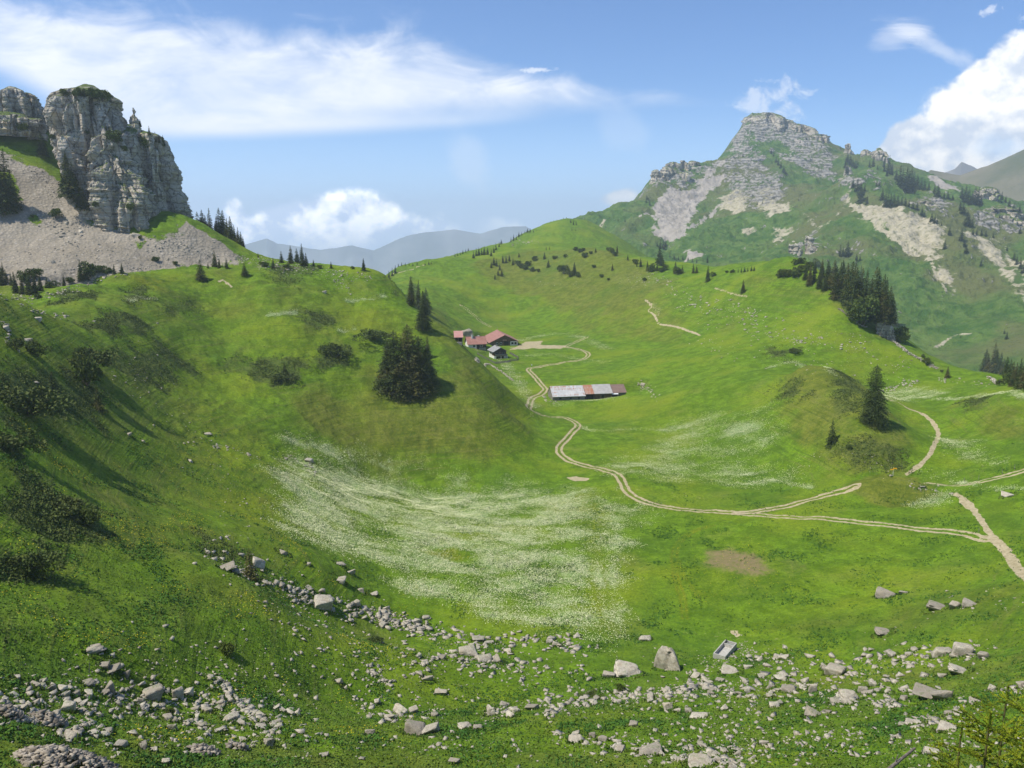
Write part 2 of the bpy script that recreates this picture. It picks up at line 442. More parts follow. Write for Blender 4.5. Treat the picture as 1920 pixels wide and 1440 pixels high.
P.line('flower', '1400,890 1440,900 1520,915', 3, .9, 1.2, 2); P.line('flower', '1780,905 1850,915 1930,918', 2.5, .7, 1, 1.5)
P.line('flower', '935,665 965,705 990,745 1000,760', 7, .5, 2, 4); P.line('flower', '1040,760 1100,752 1180,748', 5, .5, 2, 2)
P.line('flower', '1130,680 1040,665 980,668', 8, .3, 3, 4)
P.poly('flower', '1112,925 1135,960 1125,1080 1140,1190 1122,1180 1108,1050 1098,950', .55, 3, 3, 5, mode='mul')
# -- dirt tracks and paths
TRACK = '960,652 1000,649 1040,648 1085,655 1103,664 1092,674 1050,681 1010,688 991,693 1008,712 1022,729 1016,738 997,748 991,764 1008,775 1060,783 1084,797 1065,820 1048,842 1062,861 1100,874 1148,885 1165,900 1175,920 1200,937 1250,951 1330,959 1400,961 1460,952 1540,931 1605,910'
P.line('dirt', TRACK, .9, .95, .3, .35, ruts=1.9)
P.line('verge', TRACK, 4.2, .8, 1, .6)
P.line('dirt', '1380,962 1480,969 1600,978 1720,992 1800,1000 1852,1011', 0.85, .95, .3, .3, ruts=1.9)
P.line('dirt', '1845,1006 1865,1012 1890,1040 1930,1085 1960,1120', 1.9, .9, .5, .45)
P.line('dirt', '1792,926 1812,940 1825,955 1842,980 1862,1006 1885,1034', 1.3, .9, .4, .35)
P.poly('dirt', '1795,928 1812,938 1828,958 1812,954 1800,942', 1, .4, .4, 3)
P.line('dirt', '1738,907 1790,910 1850,900 1920,882 1990,862', 0.85, .95, .3, .3, ruts=1.9)
P.line('dirt', '1700,889 1730,867 1750,838 1759,812 1738,782 1700,764', 1.3, .95, .4, .45)
P.line('dirt', '1700,764 1680,752 1650,744', .8, .7, .3, .3)
P.poly('dirt', '955,656 985,641 1018,639 1012,647 1062,648 1050,654 1000,653', .9, 1.2, 2.2, 5)
P.line('dirt', '1060,650 1080,641 1100,632', .7, .9, .3, .1, ruts=2.2)
P.line('dirt', '865,573 890,592 918,612', .9, .8, .3, .1, ruts=2.6, dmin=480)
P.line('dirt', '1030,622 1060,625 1100,628 1130,634', .6, .5, .3, .1)
P.line('dirt', '1210,562 1222,574 1216,583 1228,592 1234,606', 1.1, .9, .5, 1.2); P.poly('crumb', '1208,560 1230,566 1246,578 1236,600 1222,590', .75, 3, 3, 4)
P.line('dirt', '1238,608 1270,613 1295,622 1312,629', 1.6, .8, .4, .5)
P.poly('dirt', '1062,895 1080,893 1105,897 1100,902 1075,902', 1, .3, .3, 3)
P.line('dirt', '735,514 765,507 800,496 830,480', 2.2, .7, .8, .8, dmin=600)
P.line('dirt', '1115,405 1128,420 1120,432', 4, .8, 1, 2, dmin=900)
P.line('dirt', '1340,540 1380,552 1400,556', 2, .5, .8, 1)
P.poly('dirt', '1365,1180 1378,1182 1392,1190 1384,1193 1372,1188', .9, .3, .9, 1.2)
P.line('dirt', '410,528 420,526 434,538', 1.2, .7, .6, .8)
# -- dry soil crumbs
P.poly('crumb', '1180,912 1260,918 1350,930 1350,942 1240,942 1190,930', .55, 2, 3, 5)
P.poly('crumb', '1225,1175 1300,1172 1380,1172 1440,1185 1480,1200 1440,1222 1380,1225 1300,1225 1290,1200', .5, 2, 2, 4)
P.poly('crumb', '1150,515 1220,500 1260,530 1200,545 1150,540', .6, 4, 6, 10)
P.poly('crumb', '1560,850 1640,830 1690,860 1600,885', .35, 3, 4, 6)
P.poly('crumb', '1190,545 1260,560 1250,600 1200,600', .35, 4, 6, 10)
P.poly('crumb', '850,655 900,665 960,700 985,735 960,720 900,690', .5, 2, 3, 6)
P.poly('crumb', '560,470 640,500 560,520 480,520 420,480 380,505 300,520 420,490', .4, 4, 6, 8)
# -- brown trampled patches
P.poly('brown', '1310,1030 1370,1022 1440,1040 1450,1070 1380,1080 1330,1060', .8, 4, 5, 9)
P.poly('brown', '1440,1045 1500,1040 1530,1070 1470,1090', .45, 4, 4, 9)
P.poly('brown', '1230,440 1600,450 1500,470', .2, 4, 4, 9)
# -- mown tractor arcs, lighter yellow green
for o_ in (0, 9): P.line('yellow', f'{1330+o_},985 {1290+o_},1000 {1262+o_},1030 {1262+o_},1080 {1275+o_},1120 {1280+o_},1160', .7, .8, .4, .3)
for t_ in ('1270,1040 1280,1080 1310,1110 1330,1120', '1275,1060 1295,1100 1310,1120', '1262,1050 1268,1100 1285,1130'): P.line('yellow', t_, .8, .6, .4, .2)
P.poly('yellow', '1240,1080 1400,1010 1480,1100 1340,1130', .35, 8, 8, 14)
P.poly('yellow', '1110,925 1140,960 1125,1080 1140,1190 1120,1180 1108,1050 1100,950', .55, 3, 3, 5)
P.poly('yellow', '780,1035 850,1028 880,1045 820,1055', .9, 2, 2, 5); P.poly('yellow', '1010,935 1090,930 1110,960 1040,965', .8, 3, 4, 5)
P.poly('yellow', '1300,770 1150,790 1100,760 1250,745', .3, 8, 8, 14); P.poly('yellow', '480,720 700,640 760,600 640,560 500,640', .4, 12, 14, 14)
P.poly('yellow', '900,790 1000,800 1000,850 930,850', .3, 4, 4, 14); P.poly('yellow', '400,800 520,860 460,960 300,900', .5, 12, 14, 14)
P.poly('yellow', '250,516 330,518 300,545 250,530', .8, 3, 3, 10); P.poly('yellow', '1600,700 1500,760 1450,700 1530,690', .3, 6, 8, 14)
P.poly('yellow', '920,680 1000,780 960,830 880,700', .5, 6, 8, 14)
# -- olive, drier turf
P.poly('olive', '-200,560 0,560 200,620 420,620 500,760 520,850 450,960 620,1100 700,1200 500,1250 -200,1300', .45, 25, 20, 30)
P.poly('olive', '510,740 700,690 850,700 940,760 975,800 900,862 700,862 560,810', .7, 10, 8, 20)
P.poly('olive', '740,500 820,560 890,670 940,770 930,800 860,720 780,600', .6, 6, 8, 20)
P.poly('olive', '1480,700 1560,690 1650,750 1700,830 1700,885 1560,885 1500,840 1460,780', .75, 6, 6, 12)
P.poly('olive', '1520,840 1600,820 1690,850 1700,885 1600,895', .9, 5, 5, 12)
P.poly('olive', '880,490 1000,466 1160,474 1230,500 1250,560 1150,600 1000,560 920,530', .75, 12, 16, 24)
P.poly('olive', '1380,520 1480,480 1600,580 1650,640 1500,560 1400,560', .5, 10, 10, 20)
P.poly('olive', '1450,1180 1700,1110 1930,1090 1930,1180 1600,1200', .5, 8, 8, 12)
P.poly('olive', '-100,1340 500,1380 1000,1400 2000,1380 2000,1460 -100,1460', .55, 6, 6, 12)
P.poly('olive', '1780,760 1930,760 1930,830 1850,820', .6, 6, 8, 12); P.poly('olive', '1500,1260 1930,1230 1930,1290 1500,1290', .5, 4, 4, 8)
P.poly('olive', '-100,500 200,520 430,500 700,500 800,600 700,640 400,600 200,660 -100,600', .4, 12, 20, 24)
P.poly('olive', '1050,570 1270,540 1290,640 1080,625', .5, 10, 10, 20)
# -- dark heath cushions
for t_, a_ in (('150,610 200,590 260,598 280,625 200,625', 1), ('110,548 170,545 180,560 120,570', 1), ('430,680 520,660 590,690 540,720 460,710', .7), ('500,690 560,690 560,720 510,725', 1),
               ('590,655 660,660 650,690 600,690', .8), ('0,700 120,690 190,720 180,790 60,800 0,830', .9), ('0,900 100,900 170,960 200,1010 120,1000 0,960', .9), ('0,1010 80,1020 110,1060 60,1090 0,1090', .8),
               ('180,660 300,640 380,690 330,720 220,700', .7), ('230,545 270,540 290,560 240,566', .8), ('560,580 620,585 640,605 570,610', .7), ('700,500 770,520 790,560 740,550', .7),
               ('300,560 360,560 380,590 310,590', .5), ('1460,720 1500,720 1510,745 1470,745', .7), ('1550,745 1620,740 1610,780 1570,775', .6), ('1540,850 1690,840 1700,880 1600,880', .6),
               ('1570,700 1610,712 1600,730 1570,722', .9), ('0,1190 60,1180 80,1200 0,1210', .4), ('1440,655 1480,655 1480,675 1440,672', .8), ('1830,745 1850,750 1840,765 1800,755', .8),
               ('510,500 600,500 560,540 500,530', .5), ('380,1000 440,1040 480,1075 420,1060', .5), ('1310,1040 1310,1041 1311,1040', 0)):
    if a_: P.poly('heath', t_, a_, 4, 7, 8)
# -- scree
P.poly('scree', '-300,280 0,286 70,315 120,345 140,395 190,425 250,440 300,445 330,420 350,418 400,447 462,484 440,492 400,498 330,503 290,505 235,512 180,522 120,540 60,560 0,560 -300,580', 1, 4, 5, 14, dmin=360)
P.poly('scree', '250,432 300,432 340,415 350,440 300,455 260,445', .5, 3, 4, 8, mode='mul', dmin=360)
P.poly('scree', '40,405 70,398 80,420 55,420', .7, 2, 3, 8, mode='mul', dmin=360); P.poly('scree', '240,450 275,452 270,470 255,465', .7, 2, 3, 8, mode='mul', dmin=360)
P.poly('scree', '-40,300 20,330 50,360 20,395 -40,400', .8, 3, 5, 8, mode='mul', dmin=360); P.poly('scree', '350,410 400,440 370,425', .6, 2, 3, 8, mode='mul', dmin=360)
P.poly('scree', '410,478 560,484 620,498 560,508 470,500', .45, 4, 8, 6, dmin=340)
R_ = np.hypot(T.X, T.Y).ravel()
P.poly('olive', '1590,905 1640,890 1720,895 1760,925 1700,950 1620,945', .9, 3, 3, 6); P.poly('crumb', '1630,915 1690,905 1730,925 1690,935', .4, 2, 2, 3)
P.line('flower', '1125,1010 1118,1060 1128,1110 1140,1170', 3, .8, 2, 2, wscale=6)
P.layer('yellow'); P.a['tuft'] = np.clip(sstep(-.1, .35, fbm2(P.x, P.y, 18, 3, ox=60)) * sstep(560, 300, R_), 0, 1).astype(np.float32)
FL = P.a['flower']
streak = fbm2(P.x * .55 + P.y * .25, P.y, 9, 4, ox=5); P.a['flower'] = np.clip(FL * (.85 + 1.3 * streak + .5 * fbm2(P.x * .6 + P.y * .3, P.y, 4, 3, ox=25)), 0, 1).astype(np.float32)

Q = Paint(MT); mq = dict(dmin=700)
for t_ in ('1355,298 1375,260 1400,214 1440,208 1485,232 1530,255 1560,280 1540,292 1500,280 1440,262 1400,262 1420,300 1440,330 1450,370 1400,345 1370,330',
           '1400,325 1440,330 1450,375 1430,385 1405,360', '1225,350 1240,325 1270,318 1300,314 1300,345 1290,352 1262,345 1230,352', '1268,340 1295,330 1302,352 1275,356',
           '1455,262 1520,272 1570,290 1570,300 1500,290', '1580,345 1590,320 1600,330 1640,345 1650,355 1610,350', '1640,290 1660,285 1690,325 1650,310',
           '1700,375 1740,360 1790,388 1770,400 1720,395', '1640,325 1670,340 1690,350 1620,345', '1485,460 1500,450 1510,480 1490,490', '1510,440 1525,440 1535,465 1520,465',
           '1840,355 1870,350 1890,370 1860,385', '1810,400 1850,385 1900,380 1930,400 1930,440 1880,440 1830,415', '1430,275 1500,290 1560,320 1540,330 1470,300',
           '1560,460 1600,450 1620,470 1580,480', '1372,262 1390,230 1420,260 1430,300 1470,330 1478,365 1450,385 1400,390 1375,370 1355,340 1350,305', '1480,280 1560,300 1600,340 1560,345 1500,320', '1270,315 1340,330 1350,300 1300,310'):
    Q.poly('rock', t_, .92, 16, 20, 45, **mq)
for t_ in ('1232,375 1262,345 1275,357 1305,352 1335,330 1372,325 1340,350 1320,375 1300,400 1290,425 1262,452 1232,440 1235,410 1225,395',
           '1300,350 1330,318 1355,302 1340,322 1315,345', '1222,420 1240,430 1280,440 1262,452 1230,446', '1280,474 1310,470 1325,485 1290,488', '1740,330 1790,345 1800,360 1760,352', '1490,262 1510,275 1500,262'):
    Q.poly('pale', t_, 1, 9, 14, 30, **mq)
for t_ in ('1588,365 1615,385 1660,380 1700,395 1735,400 1765,425 1775,440 1760,450 1750,475 1770,500 1790,545 1760,510 1740,480 1715,462 1680,440 1660,425 1625,412 1600,385',
           '1815,440 1840,445 1870,465 1880,490 1905,520 1925,570 1900,535 1870,500 1845,475', '1870,450 1930,500 1930,530 1900,500', '1400,380 1440,375 1480,385 1490,395 1440,400 1420,380',
           '1420,350 1470,360 1450,380 1420,372', '1350,370 1390,350 1400,385 1375,400 1350,395', '1380,370 1402,368 1395,395 1382,390', '1395,430 1412,425 1410,440 1398,440', '1455,430 1480,425 1470,450 1450,450'):
    Q.poly('tan', t_, .95, 14, 18, 35, **mq)
Q.line('tan', '1598,385 1650,430 1700,465 1715,480', 12, .9, 3, 4, **mq); Q.line('tan', '1740,470 1750,500 1775,545', 4, .7, 2, 3, **mq)
Q.line('tan', '1510,400 1550,420 1590,372 1600,358', 8, .4, 4, 5, **mq); Q.line('pale', '1270,445 1300,425 1340,395 1370,380', 9, .8, 4, 8, **mq)
Q.line('pale', '1230,412 1215,402 1200,405', 7, .8, 3, 4, **mq); Q.line('tan', '1755,650 1790,630 1820,625', 3, .6, 2, 2, **mq)
Q.line('tan', '1115,480 1118,455 1125,430 1135,412', 6, .8, 2, 4, **mq)
for t_ in ('1340,300 1560,300 1600,350 1500,450 1350,420 1300,380', '1600,350 1930,420 1930,650 1820,600 1700,480 1600,400'):
    Q.poly('dry', t_, .8, 60, 80, 120, **mq)
for k_ in ('rock', 'pale', 'tan', 'dry'): Q.layer(k_)
# steep faces of the mountain are rock whatever the brush said
gz = np.gradient(MT.Z, axis=1) / np.gradient(np.hypot(MT.X, MT.Y), axis=1)
Q.a['steep'] = np.clip(np.hypot(gz, np.gradient(MT.Z, axis=0) / np.maximum(np.hypot(MT.X, MT.Y) * np.gradient(MT.az)[:, None], .01)), 0, 3).ravel().astype(np.float32)
# ------------------------------------------------------------------ ground materials
def ground_mat():
    m = M('alpine_turf'); p = m.coord('World')
    n1 = m.noise(.03, 5, .6, vec=p); n2 = m.noise(.22, 5, .65, vec=p); n3 = m.noise(1.1, 4, .7, vec=p); n4 = m.noise(.07, 4, .6, vec=p)
    lush = m.mix(n2.step(.38, .66), (.088, .160, .005), (.152, .262, .011))
    lush = m.mix(n1.step(.45, .7), lush, (.195, .262, .012))
    olive = m.mix(n2.step(.35, .65), (.100, .128, .010), (.175, .195, .024))
    olive = m.mix(n3.step(.55, .8) * .5, olive, (.16, .16, .045))
    c = m.mix((m.attr('olive') + (n4 - .5) * 1.2).step(.15, .85), lush, olive)
    c = m.mix(m.attr('yellow') * n2.step(.3, .6), c, (.18, .20, .008))
    heath = m.mix(n3.step(.35, .65), (.040, .060, .012), (.105, .120, .034))
    c = m.mix(m.noise(.055, 4, .65, vec=p).step(.55, .72) * .4, c, (.19, .185, .04)); c = m.mix(m.noise(.02, 4, .6, vec=m.mapped(p, loc=(40, 9, 3))).step(.52, .66) * .35, c, (.055, .135, .012))
    g_ = m.new('ShaderNodeNewGeometry'); slope = m.sep(g_.outputs['Normal'])[2]
    ter = m.noise(1, 4, .6, .3, vec=m.mapped(p, scale=(.035, .035, 1.5)))
    c = m.mix(slope.step(.97, .86) * ter.step(.5, .66) * .38, c, (.17, .17, .045)); c = m.mix(slope.step(.97, .86) * ter.step(.46, .34) * .38, c, (.035, .065, .008))
    c = m.mix((m.attr('heath') + (n2 - .5) * .9).step(.25, .75) * .8, c, heath)
    # dark leafy clumps and light blades
    n5 = m.noise(2.6, 3, .7, vec=p); n6 = m.noise(.6, 4, .7, vec=p)
    c = m.mix(n5.step(.52, .34) * .55, c, m.mix(.6, c, (.012, .040, .006))); c = m.mix(n5.step(.54, .72) * .35, c, (.21, .27, .045)); c = m.mix(n6.step(.5, .3) * .45, c, m.mix(.5, c, (.03, .055, .008)))
    c = m.mix(n3.step(.62, .42) * .45, c, m.mix(.5, c, (.012, .045, .008)))
    v = m.voronoi(.55, vec=p)
    c = m.mix(m.attr('tuft') * v.step(.42, .12) * n3.step(.35, .6) * .6, c, (.024, .085, .012))
    c = m.mix(n3.step(.66, .8) * .4, c, (.20, .25, .05))
    c = m.mix((m.attr('brown') * (n3 * 1.6 + .1)).step(.25, .85) * .85, c, (.23, .165, .095))
    c = m.mix((m.attr('crumb') + (n3 - .5) * 2.2).step(.75, 1.05), c, (.36, .30, .19))
    c = m.mix(m.attr('verge') * (n3.step(.35, .6) * .5), c, (.14, .14, .02))
    soil = m.mix(n3.step(.3, .7), (.29, .245, .135), (.45, .385, .245))
    c = m.mix((m.attr('dirt') * 1.3 + (n3 - .5) * .8).step(.45, .75), c, soil)
    # flower umbels give the meadow a whitish cast between the modelled ones
    f = m.attr('flower')
    c = m.mix((f + (n3 - .5) * 1.5).step(.45, 1.1) * .6, c, (.27, .37, .16))
    vs = m.voronoi(.8, vec=p); vb = m.voronoi(.25, vec=p)
    scr = m.mix(m.noise(.06, 5, .6, vec=p).step(.35, .65), (.30, .258, .19), (.41, .36, .28))
    scr = m.mix(vs.step(.18, .42) * .5, scr, (.17, .155, .13)); scr = m.mix(vb.step(.16, .1) * .6, scr, (.45, .41, .35))
    sm = (m.attr('scree') + (m.noise(.35, 5, .7, vec=p) - .5) * 1.5).step(.4, .62)
    c = m.mix(sm, c, scr)
    m.color(c)
    b = n3 * .6 + n5 * .25 + n2 * .8 + ter * slope.step(.97, .86) * .8 + vs * sm * -.8
    m.bump(b, .75, .55)
    m.bsdf.inputs['Roughness'].default_value = .95; m.bsdf.inputs['Specular IOR Level'].default_value = .12
    return m.mat
def mountain_mat():
    m = M('mountain_side'); p = m.coord('World')
    q_ = m.mapped(p, scale=(1, 1, .38)); n1 = m.noise(.006, 6, .6, vec=p); n2 = m.noise(.04, 7, .7, .3, vec=q_); n3 = m.noise(.16, 4, .7, vec=q_)
    z = m.sep(p)[2]
    wob = m.noise(.012, 3, .5, vec=p)
    lay = m.new('ShaderNodeTexWave'); lay.wave_type = 'BANDS'; lay.bands_direction = 'Z'
    lay.inputs['Scale'].default_value = .045; lay.inputs['Distortion'].default_value = 9; lay.inputs['Detail'].default_value = 4; lay.inputs['Detail Scale'].default_value = .6
    m.link(p, lay.inputs['Vector']); lay = S(m.nt, lay.outputs['Fac'])
    gr = m.mix(n2.step(.4, .62), (.050, .115, .022), (.115, .185, .040))
    gr = m.mix((n1 + m.attr('dry') * .2).step(.5, .68), gr, (.125, .140, .050))
    gr = m.mix(n3.step(.6, .78) * .6, gr, (.20, .20, .11)); gr = m.mix(n3.step(.42, .3) * .6, gr, (.022, .050, .015))
    rock = m.mix((lay * .3 + n3 * .9).step(.4, .72), (.13, .125, .11), (.34, .32, .28))
    rock = m.mix(n3.step(.5, .75), rock, (.36, .335, .285))
    rock = m.mix(n3.step(.44, .34), rock, (.07, .072, .06))
    pale = m.mix(n2.step(.35, .65), (.34, .305, .26), (.43, .39, .34))
    tan = m.mix(n3.step(.35, .65), (.36, .325, .21), (.50, .45, .33)); tan = m.mix(n3.step(.45, .3) * .8, tan, gr)
    c = m.mix((m.attr('tan') * 1.25 + (n2 - .5) * 1.5 + (n3 - .5) * 1.2).step(.34, .78), gr, tan)
    rk = (m.attr('rock') * .72 + (m.attr('steep') - .85) * .5 + (n2 - .5) * 2.4 + (n3 - .5) * 1.8).step(.34, .62)
    c = m.mix(rk, c, rock)
    c = m.mix((m.attr('pale') + (n2 - .5) * 1.2 + (n3 - .5) * .8).step(.36, .66), c, pale)
    m.color(c); m.bump(n3 * .8 + lay * rk * .25 + n2, .9, 7)
    m.bsdf.inputs['Specular IOR Level'].default_value = .1
    return m.mat
P.layer('olive'); P.layer('heath'); P.layer('crumb'); P.layer('verge'); P.layer('brown')
link('terrain', T.mesh('terrain', ground_mat(), P.a), kind='structure')
link('mountain', MT.mesh('mountain', mountain_mat(), Q.a), kind='structure')

# ------------------------------------------------------------------ distant ranges and the lowland under them
def ridge(name, sky, Dr, depth, base, mat, rough=1.0):
    """a range: skyline pixels -> crest at distance Dr, real slopes falling to front and back"""
    p = parse(sky); a, e = ray(p[:, 0], p[:, 1])
    A = np.linspace(a[0], a[-1], 420); E = np.interp(A, a, e)
    t = np.linspace(-1, 1, 81)
    AA, TT = np.meshgrid(A, t, indexing='ij')
    R = Dr + TT * depth; crest = E[:, None] * Dr
    eg = (A[-1] - A[0]) * .12; edge = sstep(A[0], A[0] + eg, AA) * sstep(A[-1], A[-1] - eg, AA)
    prof = 1 - np.abs(TT) ** 1.15
    Z = base + (crest - base) * prof * (.15 + .85 * edge)
    X = R * np.sin(AA); Y = R * np.cos(AA)
    Z = Z + fbm2(X, Y, depth * .45, 6, ridged=True, gain=.55) * depth * .10 * rough * (1 - np.abs(TT)) * (np.abs(TT) + .12)
    na, nt_ = Z.shape; i = np.arange(na - 1)[:, None] * nt_ + np.arange(nt_ - 1)[None]
    f = np.stack([i, i + nt_, i + nt_ + 1, i + 1], -1).reshape(-1, 4)
    me = mesh_from(name, np.stack([X, Y, Z + CZ], -1).reshape(-1, 3), f, mat, smooth=True)
    return link(name, me, kind='structure')
def far_mat(name, a, b, sc):
    m = M(name); p = m.coord('World'); n = m.noise(sc, 7, .62, vec=p)
    m.color(m.mix(n.step(.4, .62), a, b)); m.bump(n, .7, .15 / sc); return m.mat
fm = far_mat('far_slopes', (.12, .15, .14), (.22, .24, .23), .002)  # paled towards the haze brightness: part of the haze is painted into these colours
ridge('far_mountain', '300,520 420,470 500,448 520,458 545,462 600,470 660,462 700,470 750,448 770,442 800,436 850,432 900,440 940,428 985,425 1010,440 1100,470 1250,520', 9400, 1300, -1300, fm)
ridge('peak', '1700,350 1770,325 1790,318 1803,304 1822,312 1840,322 1900,360', 5200, 420, -500, far_mat('peak_rock', (.16, .15, .13), (.3, .28, .25), .004))
ridge('hill', '1600,380 1735,328 1745,322 1760,324 1800,330 1850,314 1900,292 1960,262 2050,240 2200,260', 3300, 900, -700, far_mat('hill_grass', (.085, .095, .04), (.17, .15, .09), .004), .7)
gm = far_mat('lowland', (.04, .07, .03), (.1, .12, .06), .0008)
me = mesh_from('lowland', [(-9400, -1100, -1400), (9400, -1100, -1400), (9400, 10850, -1400), (-9400, 10850, -1400)], [[0, 1, 2, 3]], gm)
link('ground', me, kind='structure')
# ------------------------------------------------------------------ limestone crags (real lofted bodies with strata, ledges and clefts)
from mathutils.bvhtree import BVHTree
def rock_wall_mat(name='limestone_wall', far=False):
    m = M(name); p = m.coord('World'); k = .22 if far else 1
    n1 = m.noise(.05 * k, 5, .6, vec=p); n2 = m.noise(.35 * k, 6, .68, vec=p)
    st = m.noise(1, 6, .7, .2, vec=m.mapped(p, scale=(.07 * k, .07 * k, 1.0 * k), rot=(.06, -.05, 0)))
    vt = m.noise(1, 5, .65, .2, vec=m.mapped(p, scale=(.5 * k, .5 * k, .045 * k)))
    c = m.mix(st.step(.38, .6), (.31, .27, .21), (.52, .46, .37))
    c = m.mix(vt.step(.45, .68) * .5, c, (.50, .47, .41))
    c = m.mix(n2.step(.47, .36) * .75, c, (.10, .095, .08))
    c = m.mix((m.noise(1, 4, .6, vec=m.mapped(p, scale=(.11 * k, .11 * k, .03 * k))) ).step(.56, .68) * n2.step(.3, .6) * (.35 if far else .75), c, (.52, .38, .21))
    crack = m.voronoi(1.0, 'DISTANCE_TO_EDGE', vec=m.mapped(m.mix(.06, p, m.noise(.3 * k, 4, .6, vec=p, out=1)).o, scale=(.22 * k, .22 * k, .20 * k)))
    c = m.mix(crack.step(.05, .0) * .5, c, (.05, .048, .04))
    nz = m.sep(m.new('ShaderNodeNewGeometry').outputs['Normal'])[2]
    g = m.mix(n2.step(.35, .65), (.055, .10, .02), (.11, .14, .04))
    c = m.mix((nz + (n2 - .5) * 1.2 + (n1 - .5) * .6).step(.62, .82), c, g)
    m.color(c); m.bump(st * .9 + n2 * .8 + vt * .4 + crack.step(0, .08) * .4, .9, .9 / k)
    m.bsdf.inputs['Specular IOR Level'].default_value = .15
    return m.mat

def loft(prof, Dc, seg=420, rows=300, amp=1.0, depth=.85, square=2.6, cap=.12, sink=0, seed=0.0, strata=1.0, cleft=1.0, carve=None, lean=0.0):
    """prof: 'v,uL,uR ...' from top to bottom at distance Dc -> verts, faces (closed top)"""
    p = parse(prof); vs, ul, ur = p.T
    um = (ul + ur).mean() / 2; a0, _ = ray(um, vs.mean()); a0 = float(a0)
    _, ee = ray(np.full(len(vs), um), vs); z = ee * Dc
    m_px = Dc * float(ray(um + 40, vs.mean())[0] - ray(um - 40, vs.mean())[0]) / 80
    dirx, diry = math.cos(a0), -math.sin(a0); fx, fy = math.sin(a0), math.cos(a0)
    cx0, cy0 = Dc * fx, Dc * fy
    xl, xr = (ul - um) * m_px, (ur - um) * m_px
    H = z[0] - z[-1]; zz = np.linspace(z[0], z[-1] - sink, rows)
    s = np.interp(-zz, -z, np.arange(len(z)))
    L = np.interp(s, np.arange(len(z)), xl); Rr = np.interp(s, np.arange(len(z)), xr)
    a = (Rr - L) / 2; c = (Rr + L) / 2
    wmax = a.max()
    th = np.linspace(0, 2 * np.pi, seg, endpoint=False)
    ct, st = np.cos(th), np.sin(th)
    rr = (np.abs(ct) ** square + np.abs(st) ** square) ** (-1 / square)
    dome = 1.0
    A = a[:, None]; X = c[:, None] + A * ct * rr; Dd = np.maximum(A, wmax * .35) * depth
    Y = Dd * st * rr + lean * (zz - zz[-1])[:, None]
    X = X * np.ones_like(Y); Z = zz[:, None] * np.ones_like(Y)
    wx = cx0 + dirx * X + fx * Y; wy = cy0 + diry * X + fy * Y
    q = amp
    o = seed
    # strata: blocky ledges whose height is jittered from place to place
    tilt = Z + .06 * X + 1.2 * q * fbm3(wx, wy, Z, 22 * q, 2, o=o)
    sb = fbm2(tilt, tilt * 0 + o, 3.2 * q, 4, gain=.7)
    sk = strata * (.35 + .65 * sstep(.15, .5, np.linspace(0, 1, rows)))[:, None]; d = sk * q * 1.7 * (np.round(sb * 7) / 7 * .6 + sb * .4)
    d += q * 5.5 * fbm3(wx, wy, Z * .45, 22 * q, 3, o=o + 2)
    cl = fbm3(wx, wy, Z * .16, 13 * q, 3, ridged=True, o=o + 5)
    d -= cleft * q * 6.0 * sstep(.45, .85, cl)
    cl2 = fbm3(wx, wy, Z * .22, 5 * q, 3, ridged=True, o=o + 9)
    d -= cleft * q * 1.3 * sstep(.4, .85, cl2)
    d += q * .9 * fbm3(wx, wy, Z, 3.5 * q, 4, gain=.6, o=o + 7)
    blk = fbm3(wx, wy, Z * 1.6, 4.5 * q, 2, o=o + 4); d += q * .8 * np.round(blk * 5) / 5
    if carve is not None:
        for (cu, cv, ru, rv, dep) in carve:
            _, ce = ray(cu, cv); k = ((X - (cu - um) * m_px) / (ru * m_px)) ** 2 + ((Z - float(ce) * Dc) / (rv * m_px)) ** 2
            d -= dep * sstep(1.2, .75, k) * np.clip(-st * 2.2 - .9, 0, 1)
    d = d - d.mean() - .5 * q; topf = sstep(0, .10, np.linspace(0, 1, rows))[:, None] * .8 + .2
    d = d * topf
    X = X + d * ct * rr; Y = Y + d * st * rr
    wx = cx0 + dirx * X + fx * Y; wy = cy0 + diry * X + fy * Y
    V = np.stack([wx, wy, Z + CZ], -1).reshape(-1, 3)
    i = np.arange(rows - 1)[:, None] * seg; j = np.arange(seg)[None]; j2 = (j + 1) % seg
    Fq = np.stack([i + j, i + j2, i + seg + j2, i + seg + j], -1).reshape(-1, 4)
    # domed cap: shrink rings inward and up
    rings = 26; k = np.linspace(0, 1, rings + 1)[1:]
    base = V[:seg]; cen = base.mean(0); cv = []
    for t in k:
        ring = base * (1 - t) + cen * t
        ring = ring.copy(); ring[:, 2] += cap * wmax * (1 - (1 - t) ** 2) + q * .8 * fbm2(ring[:, 0], ring[:, 1], 5 * q, 3) * min(1, t * 3) * (1 if t < .99 else 0)
        if t == 1: ring[:] = cen + (0, 0, cap * wmax)
        cv.append(ring)
    n0 = len(V); V = np.vstack([V] + cv)
    prev = np.arange(seg)
    for r in range(rings):
        cur = n0 + r * seg + np.arange(seg)
        Fq = np.vstack([Fq, np.stack([prev, cur, np.roll(cur, -1), np.roll(prev, -1)], -1)]); prev = cur
    return V, Fq

def join(parts):
    V = []; Fc = []; n = 0
    for v, f in parts: V.append(v); Fc.append(f + n); n += len(v)
    return np.vstack(V), np.vstack(Fc)
BV = []
def crag(name, parts, mat, label=None, flat=True):
    V, Fq = join(parts); me = mesh_from(name, V, Fq, mat, smooth=not flat)
    BV.append((BVHTree.FromPolygons(V[:, :3].tolist(), Fq.tolist()), V))
    return link(name, me, kind='structure', label=label)
RW = rock_wall_mat()
